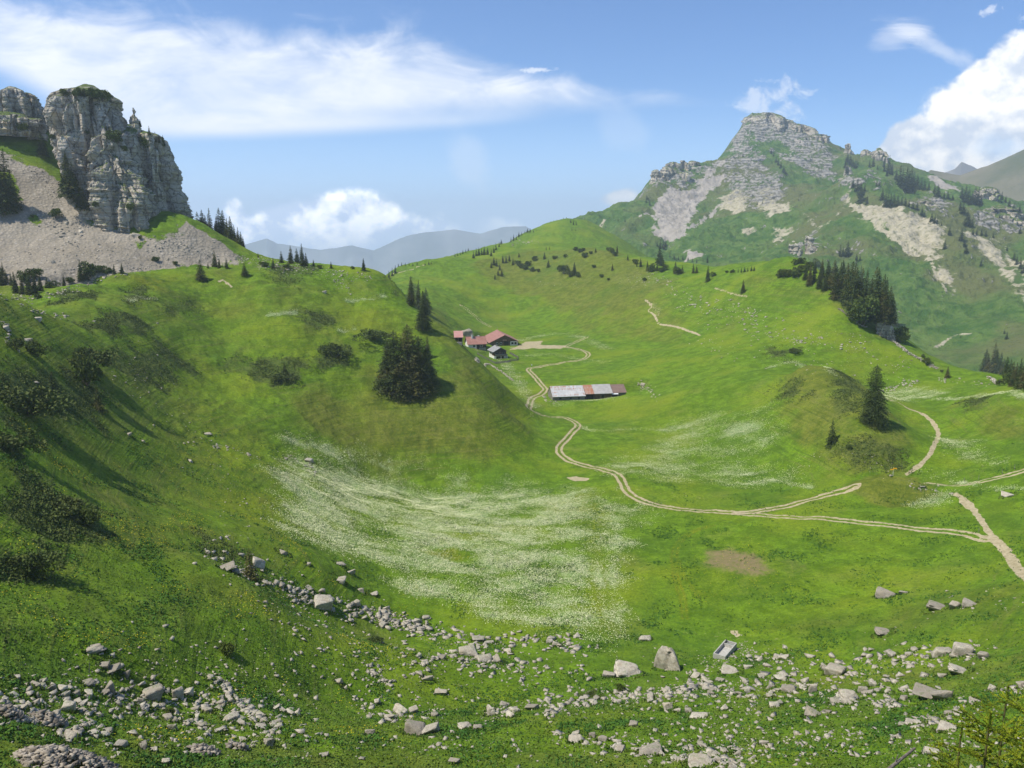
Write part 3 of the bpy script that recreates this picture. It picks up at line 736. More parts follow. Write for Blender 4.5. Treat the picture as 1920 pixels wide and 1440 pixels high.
# the tower: head block, front buttress, right buttress, left flake, pinnacle, low apron
crag('cliff', [
    loft('168,150,196 173,120,206 180,108,213 190,99,221 205,93,233 221,91,240 240,95,243 254,101,247 272,106,252 291,111,262 310,121,266 330,128,270 360,136,276 400,150,280', 446, 640, 460, 1.0, .9, seed=1, sink=6, carve=[(218, 232, 9, 24, 5), (180, 230, 6, 60, 5), (118, 285, 4, 40, 5), (150, 330, 5, 30, 4)]),
    loft('240,193,206 250,190,216 262,182,228 285,176,240 310,166,255 330,160,268 350,158,275 375,162,282 400,166,290 432,170,298', 424, 560, 420, .8, .8, seed=14, sink=5, strata=1.5, lean=.12),
    loft('238,244,262 244,240,276 252,238,296 262,238,310 273,240,315 303,246,319 320,252,326 334,258,331 360,266,336 380,272,341 405,282,350 420,290,356', 438, 560, 400, .85, .95, seed=23, sink=6, strata=1.2, lean=.05),
    loft('255,118,122 270,113,128 290,109,132 312,112,134 330,118,138', 428, 200, 160, .45, .8, seed=31, sink=4),
    loft('203,248,252 212,246,254 225,244,257 240,243,260', 440, 160, 140, .35, .8, seed=37, sink=3, square=2),
    loft('262,128,142 280,124,150 300,124,160 330,138,172 350,146,180', 430, 320, 240, .6, .7, seed=44, sink=6, lean=.15),
    loft('352,126,138 365,124,150 385,132,164 400,150,176', 424, 200, 120, .45, .7, seed=48, sink=3)], RW, 'tall pale limestone rock tower with a grassy cap above the scree')
crag('crag', [
    loft('166,14,38 170,8,46 180,4,50 195,2,54 210,2,56 224,0,58', 480, 420, 260, .7, .9, seed=51, sink=4, strata=1.5, cleft=.6),
    loft('176,44,60 184,42,70 196,44,76 210,48,84 228,50,88', 482, 320, 220, .7, .9, seed=55, sink=4, strata=1.5, cleft=.8),
    loft('168,-60,-2 176,-70,4 200,-80,8 228,-90,10', 486, 300, 220, .8, .9, seed=58, sink=6, strata=1.5),
    loft('216,-20,54 224,-30,64 232,-30,70 242,-34,74', 474, 420, 130, .5, .7, seed=61, sink=4, strata=2),
    loft('224,50,84 232,47,88 240,48,88 250,50,84', 472, 220, 120, .4, .8, seed=65, sink=3, strata=2)], RW, 'banded grey limestone crag on the skyline at the far left edge')
crag('rock_outcrop', [
    loft('592,1652,1664 600,1646,1672 612,1644,1678 625,1648,1680 634,1652,1682', 440, 200, 140, .3, .8, seed=71, sink=4),
    loft('622,1644,1650 628,1641,1652 634,1640,1652', 438, 80, 60, .15, .8, seed=75, sink=2)], RW, 'small pale rock outcrop under the spruces at the end of the right ridge')
RF = rock_wall_mat('far_limestone_wall', True)
crag('summit_crag', [
    loft('212,1426,1448 216,1410,1458 220,1398,1468 226,1393,1478 234,1389,1488 244,1385,1494 254,1381,1496 264,1377,1494', 2185, 420, 130, 4.0, .45, seed=81, sink=25, strata=.45, cleft=.7, cap=.02),
    loft('232,1478,1500 236,1472,1512 242,1470,1524 252,1470,1534 262,1476,1538', 2190, 300, 90, 3.0, .4, seed=84, sink=20, cap=.02),
    loft('252,1522,1544 258,1516,1556 266,1518,1560', 2180, 160, 60, 2.5, .5, seed=87, sink=15, cap=.02),
    loft('262,1388,1404 275,1380,1412 292,1374,1416 305,1370,1412', 2100, 200, 90, 3.5, .5, seed=90, sink=25, lean=.4),
    loft('282,1412,1440 295,1404,1446 312,1400,1452 330,1402,1462', 2010, 240, 100, 3.5, .4, seed=94, sink=25, lean=.5)], RF, 'banded grey cliff ringing the summit of the mountain')
crag('ridge_teeth', [
    loft('318,1227,1235 325,1224,1239 335,1222,1242 345,1221,1245', 1790, 120, 60, 2.2, .7, seed=101, sink=15, square=2, cap=.05),
    loft('313,1243,1255 319,1239,1263 331,1237,1265', 1830, 120, 50, 2.2, .7, seed=103, sink=15, square=2, cap=.05),
    loft('304,1255,1267 311,1251,1273 323,1251,1275 335,1253,1277', 1870, 120, 60, 2.4, .7, seed=105, sink=15, cap=.05),
    loft('301,1276,1285 309,1272,1289 319,1271,1291 329,1269,1293', 1890, 120, 60, 2.2, .7, seed=107, sink=15, square=2, cap=.05),
    loft('323,1275,1289 331,1271,1295 339,1269,1300 348,1269,1303', 1840, 160, 60, 2.2, .5, seed=109, sink=10, square=2, cap=.05, cleft=1.5),
    loft('302,1293,1303 307,1289,1309 315,1289,1311', 1930, 100, 40, 2, .7, seed=111, sink=12, cap=.05)], RF, 'row of jagged rock teeth on the left shoulder of the mountain')
crag('ridge_teeth', [
    loft('269,1589,1595 277,1587,1598 289,1585,1600', 2120, 80, 40, 2, .7, seed=121, sink=12, square=2, cap=.05),
    loft('281,1617,1627 289,1613,1633 299,1611,1635', 2080, 100, 40, 2, .7, seed=123, sink=12, cap=.05),
    loft('278,1641,1651 285,1637,1657 297,1635,1663 307,1635,1665', 2050, 120, 50, 2.2, .7, seed=125, sink=12, cap=.05),
    loft('311,1583,1589 325,1580,1593 338,1579,1601', 1900, 100, 50, 2, .6, seed=127, sink=12, cap=.05)], RF, 'broken rock teeth among spruces on the right shoulder of the mountain')
crag('far_crag', [
    loft('376,1722,1738 382,1712,1752 390,1706,1764 400,1702,1772', 1440, 200, 60, 2.0, .5, seed=131, sink=14, strata=.5, cap=.03, lean=.5),
    loft('385,1860,1884 392,1846,1900 404,1836,1916 420,1834,1926 436,1842,1936', 1530, 240, 80, 2.2, .5, seed=133, sink=14, strata=.5, cap=.03, lean=.6),
    loft('350,1840,1858 356,1832,1872 368,1832,1880', 1760, 140, 50, 2.0, .6, seed=135, sink=14, strata=.5, cap=.03, lean=.4),
    loft('330,1578,1590 336,1574,1604 346,1574,1626 354,1580,1640', 1820, 160, 50, 2.2, .5, seed=137, sink=14, cap=.03, lean=.4),
    loft('452,1484,1492 462,1482,1498 478,1484,1504', 1200, 80, 50, 1.4, .6, seed=139, sink=8, cap=.03, lean=.3),
    loft('442,1508,1514 452,1506,1522 466,1510,1532', 1210, 80, 50, 1.4, .6, seed=141, sink=8, cap=.03, lean=.3)], RF, 'smooth grey limestone slabs on the right slopes of the mountain')

def drop(u, v, D=None):
    """stand something on the place seen at pixel (u, v); with D on the ground at that distance"""
    a, e = ray(u, v); a = float(a); e = float(e)
    if D:
        x, y = D * math.sin(a), D * math.cos(a); f = T if D < 1300 and not (D > 820 and MT.z(np.array([x]), np.array([y]))[0] > T.z(np.array([x]), np.array([y]))[0]) else MT
        return np.array([x, y, f.z(np.array([x]), np.array([y]))[0]])
    o = Vector((0, 0, CZ)); d = Vector((math.sin(a), math.cos(a), e)).normalized(); best = None
    for f, dm in ((T, 55), (MT, 820)):
        h = f.at(u, v, dm)[0]
        if not np.isnan(h[0]) and (best is None or np.hypot(h[0], h[1]) < np.hypot(best[0], best[1])): best = h
    for b, _ in BV:
        h = b.ray_cast(o, d)[0]
        if h is not None and (best is None or math.hypot(h.x, h.y) < np.hypot(best[0], best[1])): best = np.array(h)
    return best
# ------------------------------------------------------------------ conifers and shrubs
def needle_mat(name, dark, light, tip):
    m = M(name); p = m.coord('World')
    n = m.noise(.9, 3, .6, vec=p); n2 = m.noise(.25, 2, .5, vec=p); r = m.rand()
    c = m.mix(n.step(.3, .7), dark, light)
    c = m.mix((n2 + r * .35).step(.62, .9) * .55, c, tip)
    m.color(c); m.bsdf.inputs['Roughness'].default_value = .75; m.bsdf.inputs['Specular IOR Level'].default_value = .2
    return m.mat
NEEDLE = needle_mat('spruce_needles', (.024, .046, .010), (.080, .110, .022), (.15, .12, .036))
NEEDLE_F = needle_mat('far_spruce_needles', (.014, .030, .014), (.038, .062, .022), (.05, .07, .025))
SHRUB = needle_mat('shrub_leaves', (.040, .066, .012), (.105, .140, .030), (.12, .14, .032))
JUNI = needle_mat('juniper_needles', (.034, .062, .010), (.10, .14, .020), (.13, .15, .024))
bk = M('bark'); bk.color(bk.mix(bk.noise(6).step(.35, .65), (.07, .055, .04), (.16, .13, .10))); BARK = bk.mat

def tube(pts, rads, n=6):
    pts = np.asarray(pts, float); rads = np.asarray(rads, float); k = len(pts); V = []
    for i in range(k):
        t = pts[min(i + 1, k - 1)] - pts[max(i - 1, 0)]; t = t / (np.linalg.norm(t) + 1e-9)
        a = np.cross(t, (0, 0, 1) if abs(t[2]) < .9 else (1, 0, 0)); a /= np.linalg.norm(a); b = np.cross(t, a)
        for j in range(n):
            q = 2 * np.pi * j / n; V.append(pts[i] + rads[i] * (math.cos(q) * a + math.sin(q) * b))
    f = [[i * n + j, i * n + (j + 1) % n, (i + 1) * n + (j + 1) % n, (i + 1) * n + j] for i in range(k - 1) for j in range(n)]
    return np.array(V), np.array(f)

def flakes(cen, ax, side, L, Wd):
    """little needle sprays: a quad bent along its axis each"""
    a = cen - ax * (L * .5)[:, None]; b = cen + ax * (L * .5)[:, None]
    V = np.stack([a - side * (Wd * .25)[:, None], cen - side * (Wd * .5)[:, None], b, cen + side * (Wd * .5)[:, None], ], 1).reshape(-1, 3)
    return V, np.arange(len(V)).reshape(-1, 4)

def spruce_proto(name, seed, H=1.0, width=.20, levels=30, per=9, mat=None, size=1.0, gaps=.12, top=1.0, low=.06, pw=.82):
    """unit-height spruce: crown + trunk as children"""
    r = np.random.default_rng(seed); C_, A_, S_, L_, W_ = [], [], [], [], []
    for i in range(levels):
        t = i / (levels - 1); z = low + (1 - low) * (t ** .92) * .985
        R = width * (1 - t) ** pw * (1 + .16 * math.sin(i * 2.1 + seed)) + .010
        nb = max(3, int(per * (.45 + .75 * (1 - t))))
        ph0 = r.uniform(0, 6.28)
        for b in range(nb):
            if r.random() < gaps and t < .9: continue
            ph = ph0 + 6.283 * b / nb + r.normal(0, .18); Rb = R * r.uniform(.62, 1.12)
            droop = (-.35 if t < .6 else .1 * (t - .6)) * Rb * r.uniform(.6, 1.5)
            k = max(2, int(Rb / (.017 * size) + 1))
            for q in range(k):
                s = (q + r.uniform(.3, .9)) / k
                for e in range(2 if s > .35 else 1):
                    lat = r.normal(0, .16) * Rb * s
                    dx, dy = math.cos(ph), math.sin(ph)
                    c = np.array([dx * Rb * s - dy * lat, dy * Rb * s + dx * lat, z + droop * s * s + r.normal(0, .004) - abs(lat) * .25])
                    a = np.array([dx, dy, -.35 + r.normal(0, .35)]) + r.normal(0, .35, 3); a /= np.linalg.norm(a)
                    sd = np.cross(a, r.normal(0, 1, 3) * .5 + (0, 0, 1)); sd /= np.linalg.norm(sd) + 1e-9
                    C_.append(c); A_.append(a); S_.append(sd); l = (.034 + .02 * r.random()) * size * (.6 + .5 * (1 - t)); L_.append(l * 1.25); W_.append(l * .75)
    for q in range(10):
        C_.append(np.array([r.normal(0, .002), r.normal(0, .002), .955 + .045 * q / 9])); A_.append(np.array([r.normal(0, .2), r.normal(0, .2), 1.0])); S_.append(np.array([math.cos(q * 2.4), math.sin(q * 2.4), 0.])); L_.append(.016); W_.append(.010)
    V, Fq = flakes(np.array(C_), np.array(A_), np.array(S_), np.array(L_), np.array(W_))
    root = bpy.data.objects.new(name, None)
    cr = link('crown', mesh_from('crown', V, Fq, mat or NEEDLE), root)
    v, f = tube([(0, 0, -.06), (0, 0, .1), (.003, 0, .5), (0, 0, .96)], [.017, .013, .008, .002], 6)
    tr = link('trunk', mesh_from('trunk', v, f, BARK), root)
    for ch in (cr, tr): C.objects.unlink(ch)
    return root

def leafy_proto(name, seed, shape='mound', mat=None, n=1500, stems=5):
    """unit shrub: height 1, irregular, made of clumps of small leaf faces"""
    r = np.random.default_rng(seed); C_, A_, S_, L_, W_ = [], [], [], [], []
    lobes = []
    if shape == 'mound':
        for i in range(9): lobes.append((r.normal(0, .48), r.normal(0, .42), r.uniform(.18, .55), r.uniform(.30, .5), r.uniform(.22, .42)))
    elif shape == 'bushy':
        for i in range(10): lobes.append((r.normal(0, .30), r.normal(0, .28), r.uniform(.2, .75), r.uniform(.2, .34), r.uniform(.2, .34)))
    else:
        for i in range(9): lobes.append((r.normal(0, .17), r.normal(0, .17), r.uniform(.42, .82), r.uniform(.15, .25), r.uniform(.12, .2)))
    for i in range(n):
        lx, ly, lz, lr, lh = lobes[i % len(lobes)]
        d = r.normal(0, 1, 3); d /= np.linalg.norm(d); d[2] = abs(d[2]) * (1 if r.random() < .75 else -1); q = r.uniform(.55, 1.08)
        c = np.array([lx + d[0] * lr * q, ly + d[1] * lr * q, max(lz + d[2] * lh * q, .02)])
        a = d + r.normal(0, .6, 3); a /= np.linalg.norm(a); s = np.cross(a, r.normal(0, 1, 3)); s /= np.linalg.norm(s) + 1e-9
        C_.append(c); A_.append(a); S_.append(s); l = r.uniform(.05, .11); L_.append(l * 1.3); W_.append(l * .8)
    V, Fq = flakes(np.array(C_), np.array(A_), np.array(S_), np.array(L_), np.array(W_))
    root = bpy.data.objects.new(name, None)
    cr = link('crown' if shape == 'round' else 'foliage', mesh_from('foliage', V, Fq, mat or SHRUB), root)
    vs = []
    if shape == 'round': vs.append(tube([(0, 0, -.08), (.01, 0, .3), (-.01, 0, .65)], [.035, .028, .012], 6))
    else:
        for lx, ly, lz, lr, lh in lobes[:stems]: vs.append(tube([(0, 0, -.1), (lx * .5, ly * .5, lz * .4), (lx, ly, lz)], [.03, .022, .01], 5))
    v, f = join(vs); st = link('trunk' if shape == 'round' else 'stem', mesh_from('stem', v, f, BARK), root)
    for ch in (cr, st): C.objects.unlink(ch)
    return root

SPR = [spruce_proto('spruce', 11, width=.19, levels=40, per=11, size=.62), spruce_proto('spruce', 12, width=.24, levels=38, per=11, size=.66, gaps=.2),
       spruce_proto('spruce', 13, width=.16, levels=40, per=10, size=.62), spruce_proto('spruce', 14, width=.22, levels=34, per=10, size=.7, gaps=.25)]
BIG = [spruce_proto('spruce', 21, width=.23, levels=52, per=14, size=.42, gaps=.1, low=.0, pw=.5), spruce_proto('spruce', 22, width=.27, levels=52, per=15, size=.42, gaps=.14, low=.0, pw=.45),
       spruce_proto('spruce', 23, width=.19, levels=54, per=13, size=.42, gaps=.1, low=.06)]
SML = [spruce_proto('spruce', 31, width=.34, levels=22, per=9, size=.95, gaps=.15, low=.0), spruce_proto('spruce', 32, width=.28, levels=24, per=9, size=.9, gaps=.12, low=.0)]
FAR = [spruce_proto('spruce', 41 + i, width=wd, levels=20, per=7, size=1.3, mat=NEEDLE_F) for i, wd in enumerate((.17, .21, .25))]
MND = [leafy_proto('shrub', 51 + i, 'mound', SHRUB, 2600) for i in range(3)]
BSH = [leafy_proto('shrub', 61 + i, 'bushy', JUNI, 1800) for i in range(3)]
RND = [leafy_proto('pine', 71 + i, 'round', NEEDLE, 2000) for i in range(2)]
KINDS = dict(s=(SPR, 'spruce', 'spruce'), b=(BIG, 'spruce', 'spruce'), y=(SML, 'young_spruce', 'spruce'), f=(FAR, 'spruce', 'spruce'), m=(MND, 'shrub', 'shrub'), j=(BSH, 'juniper_bush', 'shrub'), r=(RND, 'round_tree', 'tree'))
PL = []          # everything planted: dict(u, v, h, o)
def plant(u, v, h, kind='s', D=None, label=None, group=None, wide=1.0, hm=None):
    p = drop(u, v, D)
    if p is None: return None
    sl = float(np.linalg.norm(p - (0, 0, CZ)))
    if D:                                   # the top has to reach the seen height whatever the ground does
        _, et = ray(u, v - h); hh = float(et) * D + CZ - p[2]
        hh = max(hh, 1.5)
    else: hh = h * sl / F * 1.04
    if hm: hh = hm
    protos, name, cat = KINDS[kind]
    src = protos[random.randrange(len(protos))]
    o = src.copy(); o.name = name; C.objects.link(o)
    for ch in src.children:
        c = ch.copy(); C.objects.link(c); c.parent = o
    s = hh; w = s * random.uniform(.88, 1.15) * wide
    if kind == 'm': w = s * random.uniform(1.1, 1.5) * wide
    o.location = (p[0], p[1], p[2] - .02 * hh); o.scale = (w, w, s); o.rotation_euler = (random.uniform(-.03, .03), random.uniform(-.03, .03), random.uniform(0, 6.28))
    o['category'] = cat
    rec = dict(u=u, v=v, h=h, o=o, kind=kind, d=sl)
    if label: o['label'] = label; rec['done'] = 1
    if group: o['group'] = group
    PL.append(rec); return o

for a in ((740, 729, 107, 'b', 'big dark spruce, left one of the dense clump on the near hill', 1.1), (766, 733, 122, 'b', 'tallest spruce of the dense clump on the near hill', 1.3), (786, 730, 98, 'b', 'broad brownish spruce at the right side of the near hill clump', 1.45),
          (727, 727, 84, 'b', 'shorter spruce filling the outer left of the near hill clump', 1.5), (799, 724, 76, 'b', 'lower spruce filling the outer right of the near hill clump', 1.5), (802, 668, 38, 's', 'small slender spruce behind the right shoulder of the big clump', .8), (794, 617, 70, 'b', 'dark full spruce on the hill edge in front of three others', 1.3),
          (771, 572, 52, 's', 'left of the three spruces behind the dark full one on the hill edge', .9), (784, 578, 52, 's', 'middle of the three spruces behind the dark full one on the hill edge', .9), (799, 588, 47, 's', 'brownish spruce, right of the three behind the dark full one on the hill edge', 1.1),
          (1636, 794, 100, 'b', 'tall solitary spruce standing on the grassy knoll with its shadow to the right', .85), (1560, 832, 43, 'y', 'small conical young spruce low on the knoll, below the tall solitary spruce', 1),
          (470, 1088, 58, 'y', 'light green young spruce among the grey rocks on the lower left slope', .85), (185, 768, 36, 'y', 'scrubby little spruce below the dark bush on the left slope', 1.2), (100, 742, 40, 'y', 'ragged small spruce on the left slope near the picture edge', 1.25),
          (534, 702, 22, 'y', 'tiny dark spruce growing out of a heath cushion on the near hill', 1.2), (1776, 708, 19, 's', 'small lone spruce beside white boulders on the right pasture saddle', 1.2), (1393, 549, 23, 's', 'small dark lone spruce on the open pasture left of the wooded ridge', 1.5),
          (1077, 516, 24, 's', 'darkest and tallest small spruce on the scrubby central ridge', 1.3), (377, 525, 35, 's', 'small spruce in front of the scree on the near hill rim', 1.2), (459, 516, 22, 's', 'short spruce on the near hill rim, right below the end of the scree', 1.3)):
    plant(*a[:4], label=a[4], wide=a[5])
for a in ((160, 722, 52, 'j', 'dark rounded bush casting a long shadow on the left slope', .8), (160, 690, 40, 'm', 'low brown green shrub just above the dark rounded bush on the left slope', .7), (70, 668, 24, 'j', 'yellowish juniper bush near white rocks on the upper left slope', 1.1), (30, 655, 22, 'm', 'dark low shrub among the white rocks at the left edge', .6),
          (48, 775, 50, 'm', 'wide dark shrub on the left slope below the ragged small spruce', .7), (30, 850, 40, 'm', 'sprawling dark heath shrub at the left picture edge', .9), (165, 985, 30, 'j', 'dense dark green bush on the left slope above a heath hollow', .9), (60, 1075, 48, 'm', 'large dark brown shrub at the lower left edge', .8), (120, 960, 30, 'm', 'brown heath shrub above the dense dark green bush', 1.2),
          (425, 1228, 24, 'j', 'single small dark bush casting a shadow on the lower left meadow', .9), (628, 668, 26, 'm', 'dark green dwarf pine patch in the middle of the near hill', 1.0), (705, 635, 20, 'm', 'low flat shrub patch on the near hill above the big spruce clump', 1.3), (530, 712, 14, 'm', 'heath cushion shrub at the foot of the tiny dark spruce', 1.4),
          (1162, 1298, 16, 'j', 'small rust tinged bush in front of the long layered boulder', .9), (1106, 1306, 12, 'm', 'low dark shrub among stones left of the rust tinged bush', .9), (1686, 641, 29, 'j', 'round dark bush at the foot of the outcrop on the right ridge', .8), (1490, 660, 10, 'm', 'little dark shrub patch on the middle right pasture', 1.2),
          (1592, 842, 9, 'j', 'tiny bush to the right of the young spruce on the knoll', 1), (320, 1345, 16, 'j', 'yellow green bush at the lower left beside the stony band', 1.0), (705, 1205, 12, 'm', 'small brown shrub in the rocky meadow left of centre', 1.1)):
    plant(*a[:4], label=a[4], wide=a[5])

def many(txt, kind, D=None, jit=0, group=None):
    for w in txt.split():
        q = w.split(','); k = q[3] if len(q) > 3 and q[3] else kind; Dd = float(q[4]) if len(q) > 4 else D
        plant(float(q[0]) + random.uniform(-jit, jit), float(q[1]), float(q[2]) * random.uniform(.93, 1.08), k, Dd, group=group)
G1, G2, G3, G4, G5, G6 = 'spruces around the rock tower', 'trees along the rim of the near hill', 'conifers on the central ridge', 'wood on the right ridge', 'spruces on the mountain', 'low bushes on the near hill'
many('519,483,17 528,492,20 512,503,18 545,493,31 557,492,26 567,498,38 574,498,22 588,499,11 611,489,21,r 618,492,26,r 621,503,12 682,507,22 484,483,9 492,500,9,j 640,496,6,j 403,500,28 411,503,20 425,503,19 390,503,10 500,500,8,j 538,503,8,j 600,503,7,j 662,505,6,j', 's', group=G2)
many('30,549,34 42,551,30 55,552,38 66,549,34 76,546,26 89,540,18 12,530,20 3,535,32 22,535,20 48,530,18,j 68,522,18,j 120,536,18 152,526,32 161,524,28 171,519,24,j 178,512,14,j 200,514,13,j 214,514,16 229,513,18 100,540,12,j 130,530,10,j 190,508,10,j 292,490,9,j 70,560,10,j 330,497,7,j 5,515,18', 's', group=G2)
many('81,292,38 46,249,16,j 6,396,84 14,396,90 -8,392,80 24,390,60 -20,400,95 0,380,60 130,366,62 138,372,55 122,352,48 150,388,40 158,392,34 145,378,44 104,408,17,j 124,308,22 98,262,10,j 60,408,5,j 292,490,9,j 245,394,12,j 180,388,10,j 262,448,7,j', 's', group=G1)
many('118,179,12,j 141,181,12,j 150,180,14,j 158,182,15 166,183,16,j 174,186,16,j 183,188,16,j 192,188,17,j 200,184,12,j 214,264,20,j 206,250,12 222,268,10,j 274,281,22,j 280,253,15 292,266,17 299,268,14 306,274,18 263,238,12 199,244,10 232,283,9,j 162,252,8,j', 's', group=G1)
many('345,397,37,,462 370,409,14,,455 379,427,33,,440 392,415,27,,450 386,425,24,,440 411,441,50,,440 418,448,52,,436 426,452,46,,432 434,458,50,,430 441,463,46,,428 447,468,44,,426 452,471,40,,424 457,474,32,,424 405,436,30,,440 423,460,30,,424', 's', group=G1)
many('729,519,13,,760 735,512,10,,765 741,508,12,,770 747,500,7 753,499,7 760,498,6 767,498,6 774,498,5 782,496,5 797,497,5 804,496,7 809,495,5 853,481,6 858,480,7 863,478,6 868,476,8 873,474,7 878,471,6 888,484,14 893,480,14 898,479,15 903,478,13 908,478,15 914,477,14 921,480,13 926,474,12 930,469,14 936,463,9 940,458,9', 'f', group=G3)
many('958,455,12,,1090 963,453,15,,1095 968,452,12,,1090 973,449,16,,1100 978,447,14,,1100 984,440,9,,1105 989,438,11,,1105 994,440,12,,1100 1000,441,11,,1095 1006,443,9,,1095 1012,444,13,,1095 1032,428,7,,1150 1038,424,5,,1150 1044,419,6,,1150 1050,416,5,,1150 1056,415,8,,1150 1062,414,8,,1150 1067,424,16,,1160 1070,440,30,,1120 1075,450,40,,1110 1080,453,38,,1110 1085,456,30,,1100 1072,458,30,,1080 1079,460,30,,1080', 'f', group=G3)
many('921,502,13 926,497,14 931,499,15 937,507,13 943,493,16 949,492,13 955,490,14 962,497,13 934,516,12 928,524,11 941,518,14 973,482,9 970,498,10,j 977,502,9,j 984,505,10,j 990,498,9,j 996,509,9,j 1021,486,12 1030,468,7 1024,469,7 1002,488,8,j 1028,501,15 1068,519,12,j 1086,519,10,j 1057,514,17,j 1050,508,12,j 1080,470,8,j 1086,473,8,j 1094,471,7,j 1097,482,9,j 1117,473,9 1108,476,6,j 1141,470,7,j 1147,474,10,j 1153,480,9,j 1148,507,13 1157,475,16 1177,488,11 1190,495,9,j 1194,500,8 1201,500,15 1214,508,20 1218,510,15,j 1232,508,16 1240,509,9,j 1247,506,9,j 1266,513,22 1271,515,14,j 1279,512,13 1300,512,17 1306,512,13 1327,528,27 1336,519,9,j 1208,527,8,j 1113,502,6,j 1127,520,6,j 1140,526,5,j 1010,510,7,j 1040,486,7,j 1060,482,6,j', 's', group=G3)
many('1363,512,5,j 1370,512,5,j 1376,511,6,j 1384,511,7,f 1390,511,9,f 1396,510,10,f 1402,509,9,f 1409,508,9,f 1414,508,9,f 1463,520,12,j 1471,519,14,j 1479,518,14,j 1496,519,17,j 1460,512,5,j', 's', group=G3)
many('1492,497,10,j 1502,494,12,j 1510,524,30 1518,534,36 1526,528,30 1536,540,34 1528,512,24 1541,520,30 1551,530,38 1546,545,28 1516,506,16,j 1534,500,14,j 1560,540,44 1567,560,52 1577,555,60 1586,566,66 1595,575,74 1604,582,76 1612,578,72 1617,608,50,j 1621,590,78 1629,600,66 1636,596,82 1644,602,88 1651,598,78 1658,602,70 1664,600,60 1670,606,52 1674,610,40 1575,535,40 1588,545,48 1600,552,52 1612,555,50 1554,512,22 1566,515,24 1580,520,26 1503,510,14,j 1488,520,10,j 1612,604,34,j', 's', group=G4)
many('1847,693,34 1852,695,28 1863,697,44 1868,698,38 1874,700,34 1881,703,28 1887,706,34 1893,709,30 1898,713,32 1903,722,36 1910,727,46 1917,728,44 1923,728,48 1930,730,44 1875,722,10,j 1896,725,24 1729,670,6,j 1738,680,10,j 1742,684,8,j 1766,698,5,j 1890,722,18,j', 's', group=G4)
many('1576,280,6 1585,314,18 1589,304,18 1594,308,16 1599,312,14 1604,315,14 1608,309,10 1588,324,16 1630,314,13 1637,312,16 1645,318,8 1657,314,14 1658,322,12 1666,325,28 1671,328,22 1663,330,14 1680,338,20 1686,348,30 1691,354,30 1697,358,36 1703,360,36 1708,360,38 1713,356,28 1719,354,24 1727,355,18 1733,356,16 1741,357,14 1752,363,16 1758,368,18 1770,372,10 1777,373,12 1786,375,10 1599,351,13 1607,358,20 1613,366,22 1614,380,28 1621,358,14 1625,384,15 1643,349,8 1648,349,9 1654,376,20 1660,388,26 1665,388,22 1670,388,22 1676,388,22 1683,387,18 1690,385,15 1697,385,14 1704,388,12 1711,391,12 1719,394,14 1728,405,16 1733,407,12 1746,415,16 1752,418,14 1757,420,10 1765,423,6', 'f', group=G5)
many('1780,441,14 1771,468,18 1839,499,12 1803,373,20 1809,378,26 1815,381,24 1821,384,22 1828,383,26 1834,384,28 1839,384,20 1800,394,18 1805,400,20 1812,423,24 1817,424,20 1822,426,14 1874,409,8 1802,452,22 1808,462,16 1811,474,14 1824,440,10 1831,441,12 1840,442,14 1848,443,10 1862,446,8 1888,470,8 1911,401,16 1872,368,10 1878,374,12 1885,380,12 1892,388,14 1900,396,12 1901,488,14 1906,496,14 1913,504,18 1918,512,16 1912,438,12 1575,481,20 1580,481,16 1588,481,26 1606,488,13 1612,489,12 1887,636,12 1883,626,7 1801,633,4 1552,490,6', 'f', group=G5)
many('1232,462,10 1238,466,16 1244,468,18 1248,462,12 1236,495,32 1241,498,24 1256,482,8 1264,486,9 1272,487,9 1280,487,8 1290,489,9 1298,491,8 1306,493,8 1326,493,12 1213,374,9 1218,385,10 1212,380,6 1216,376,6 1159,414,6 1172,416,6 1446,288,8 1450,293,9 1455,304,10 1459,310,11 1464,316,12 1469,323,12 1473,327,8 1393,294,7 1500,268,5 1512,262,6 1540,276,5 1556,282,5 1520,300,4 1535,316,4 1430,382,5 1395,374,4 1420,384,5', 'f', group=G5)

# ------------------------------------------------------------------ boulders and stones
def stone_mat():
    m = M('limestone'); p = m.coord('World'); r = m.rand()
    n = m.noise(1.3, 5, .65, vec=p); n2 = m.noise(5, 4, .7, vec=p)
    c = m.mix(n.step(.35, .65), (.34, .305, .24), (.60, .545, .44))
    c = m.mix(n2.step(.55, .75) * .5, c, (.58, .55, .49)); c = m.mix(n2.step(.45, .33) * .6, c, (.14, .13, .105))
    c = m.mix(r.pow(1.6) * .75, c, (.19, .165, .13)); c = m.mix(m.noise(.8, 3, .6, vec=p).step(.5, .7) * .5, c, (.36, .30, .21)); nz = m.sep(m.new('ShaderNodeNewGeometry').outputs['Normal'])[2]
    c = m.mix((nz + (n - .5) * 2.2).step(.95, 1.25) * .55, c, (.10, .13, .04))
    m.color(c); m.bump(n + n2 * .5, .7, .25); m.bsdf.inputs['Specular IOR Level'].default_value = .15
    return m.mat
STONE = stone_mat()
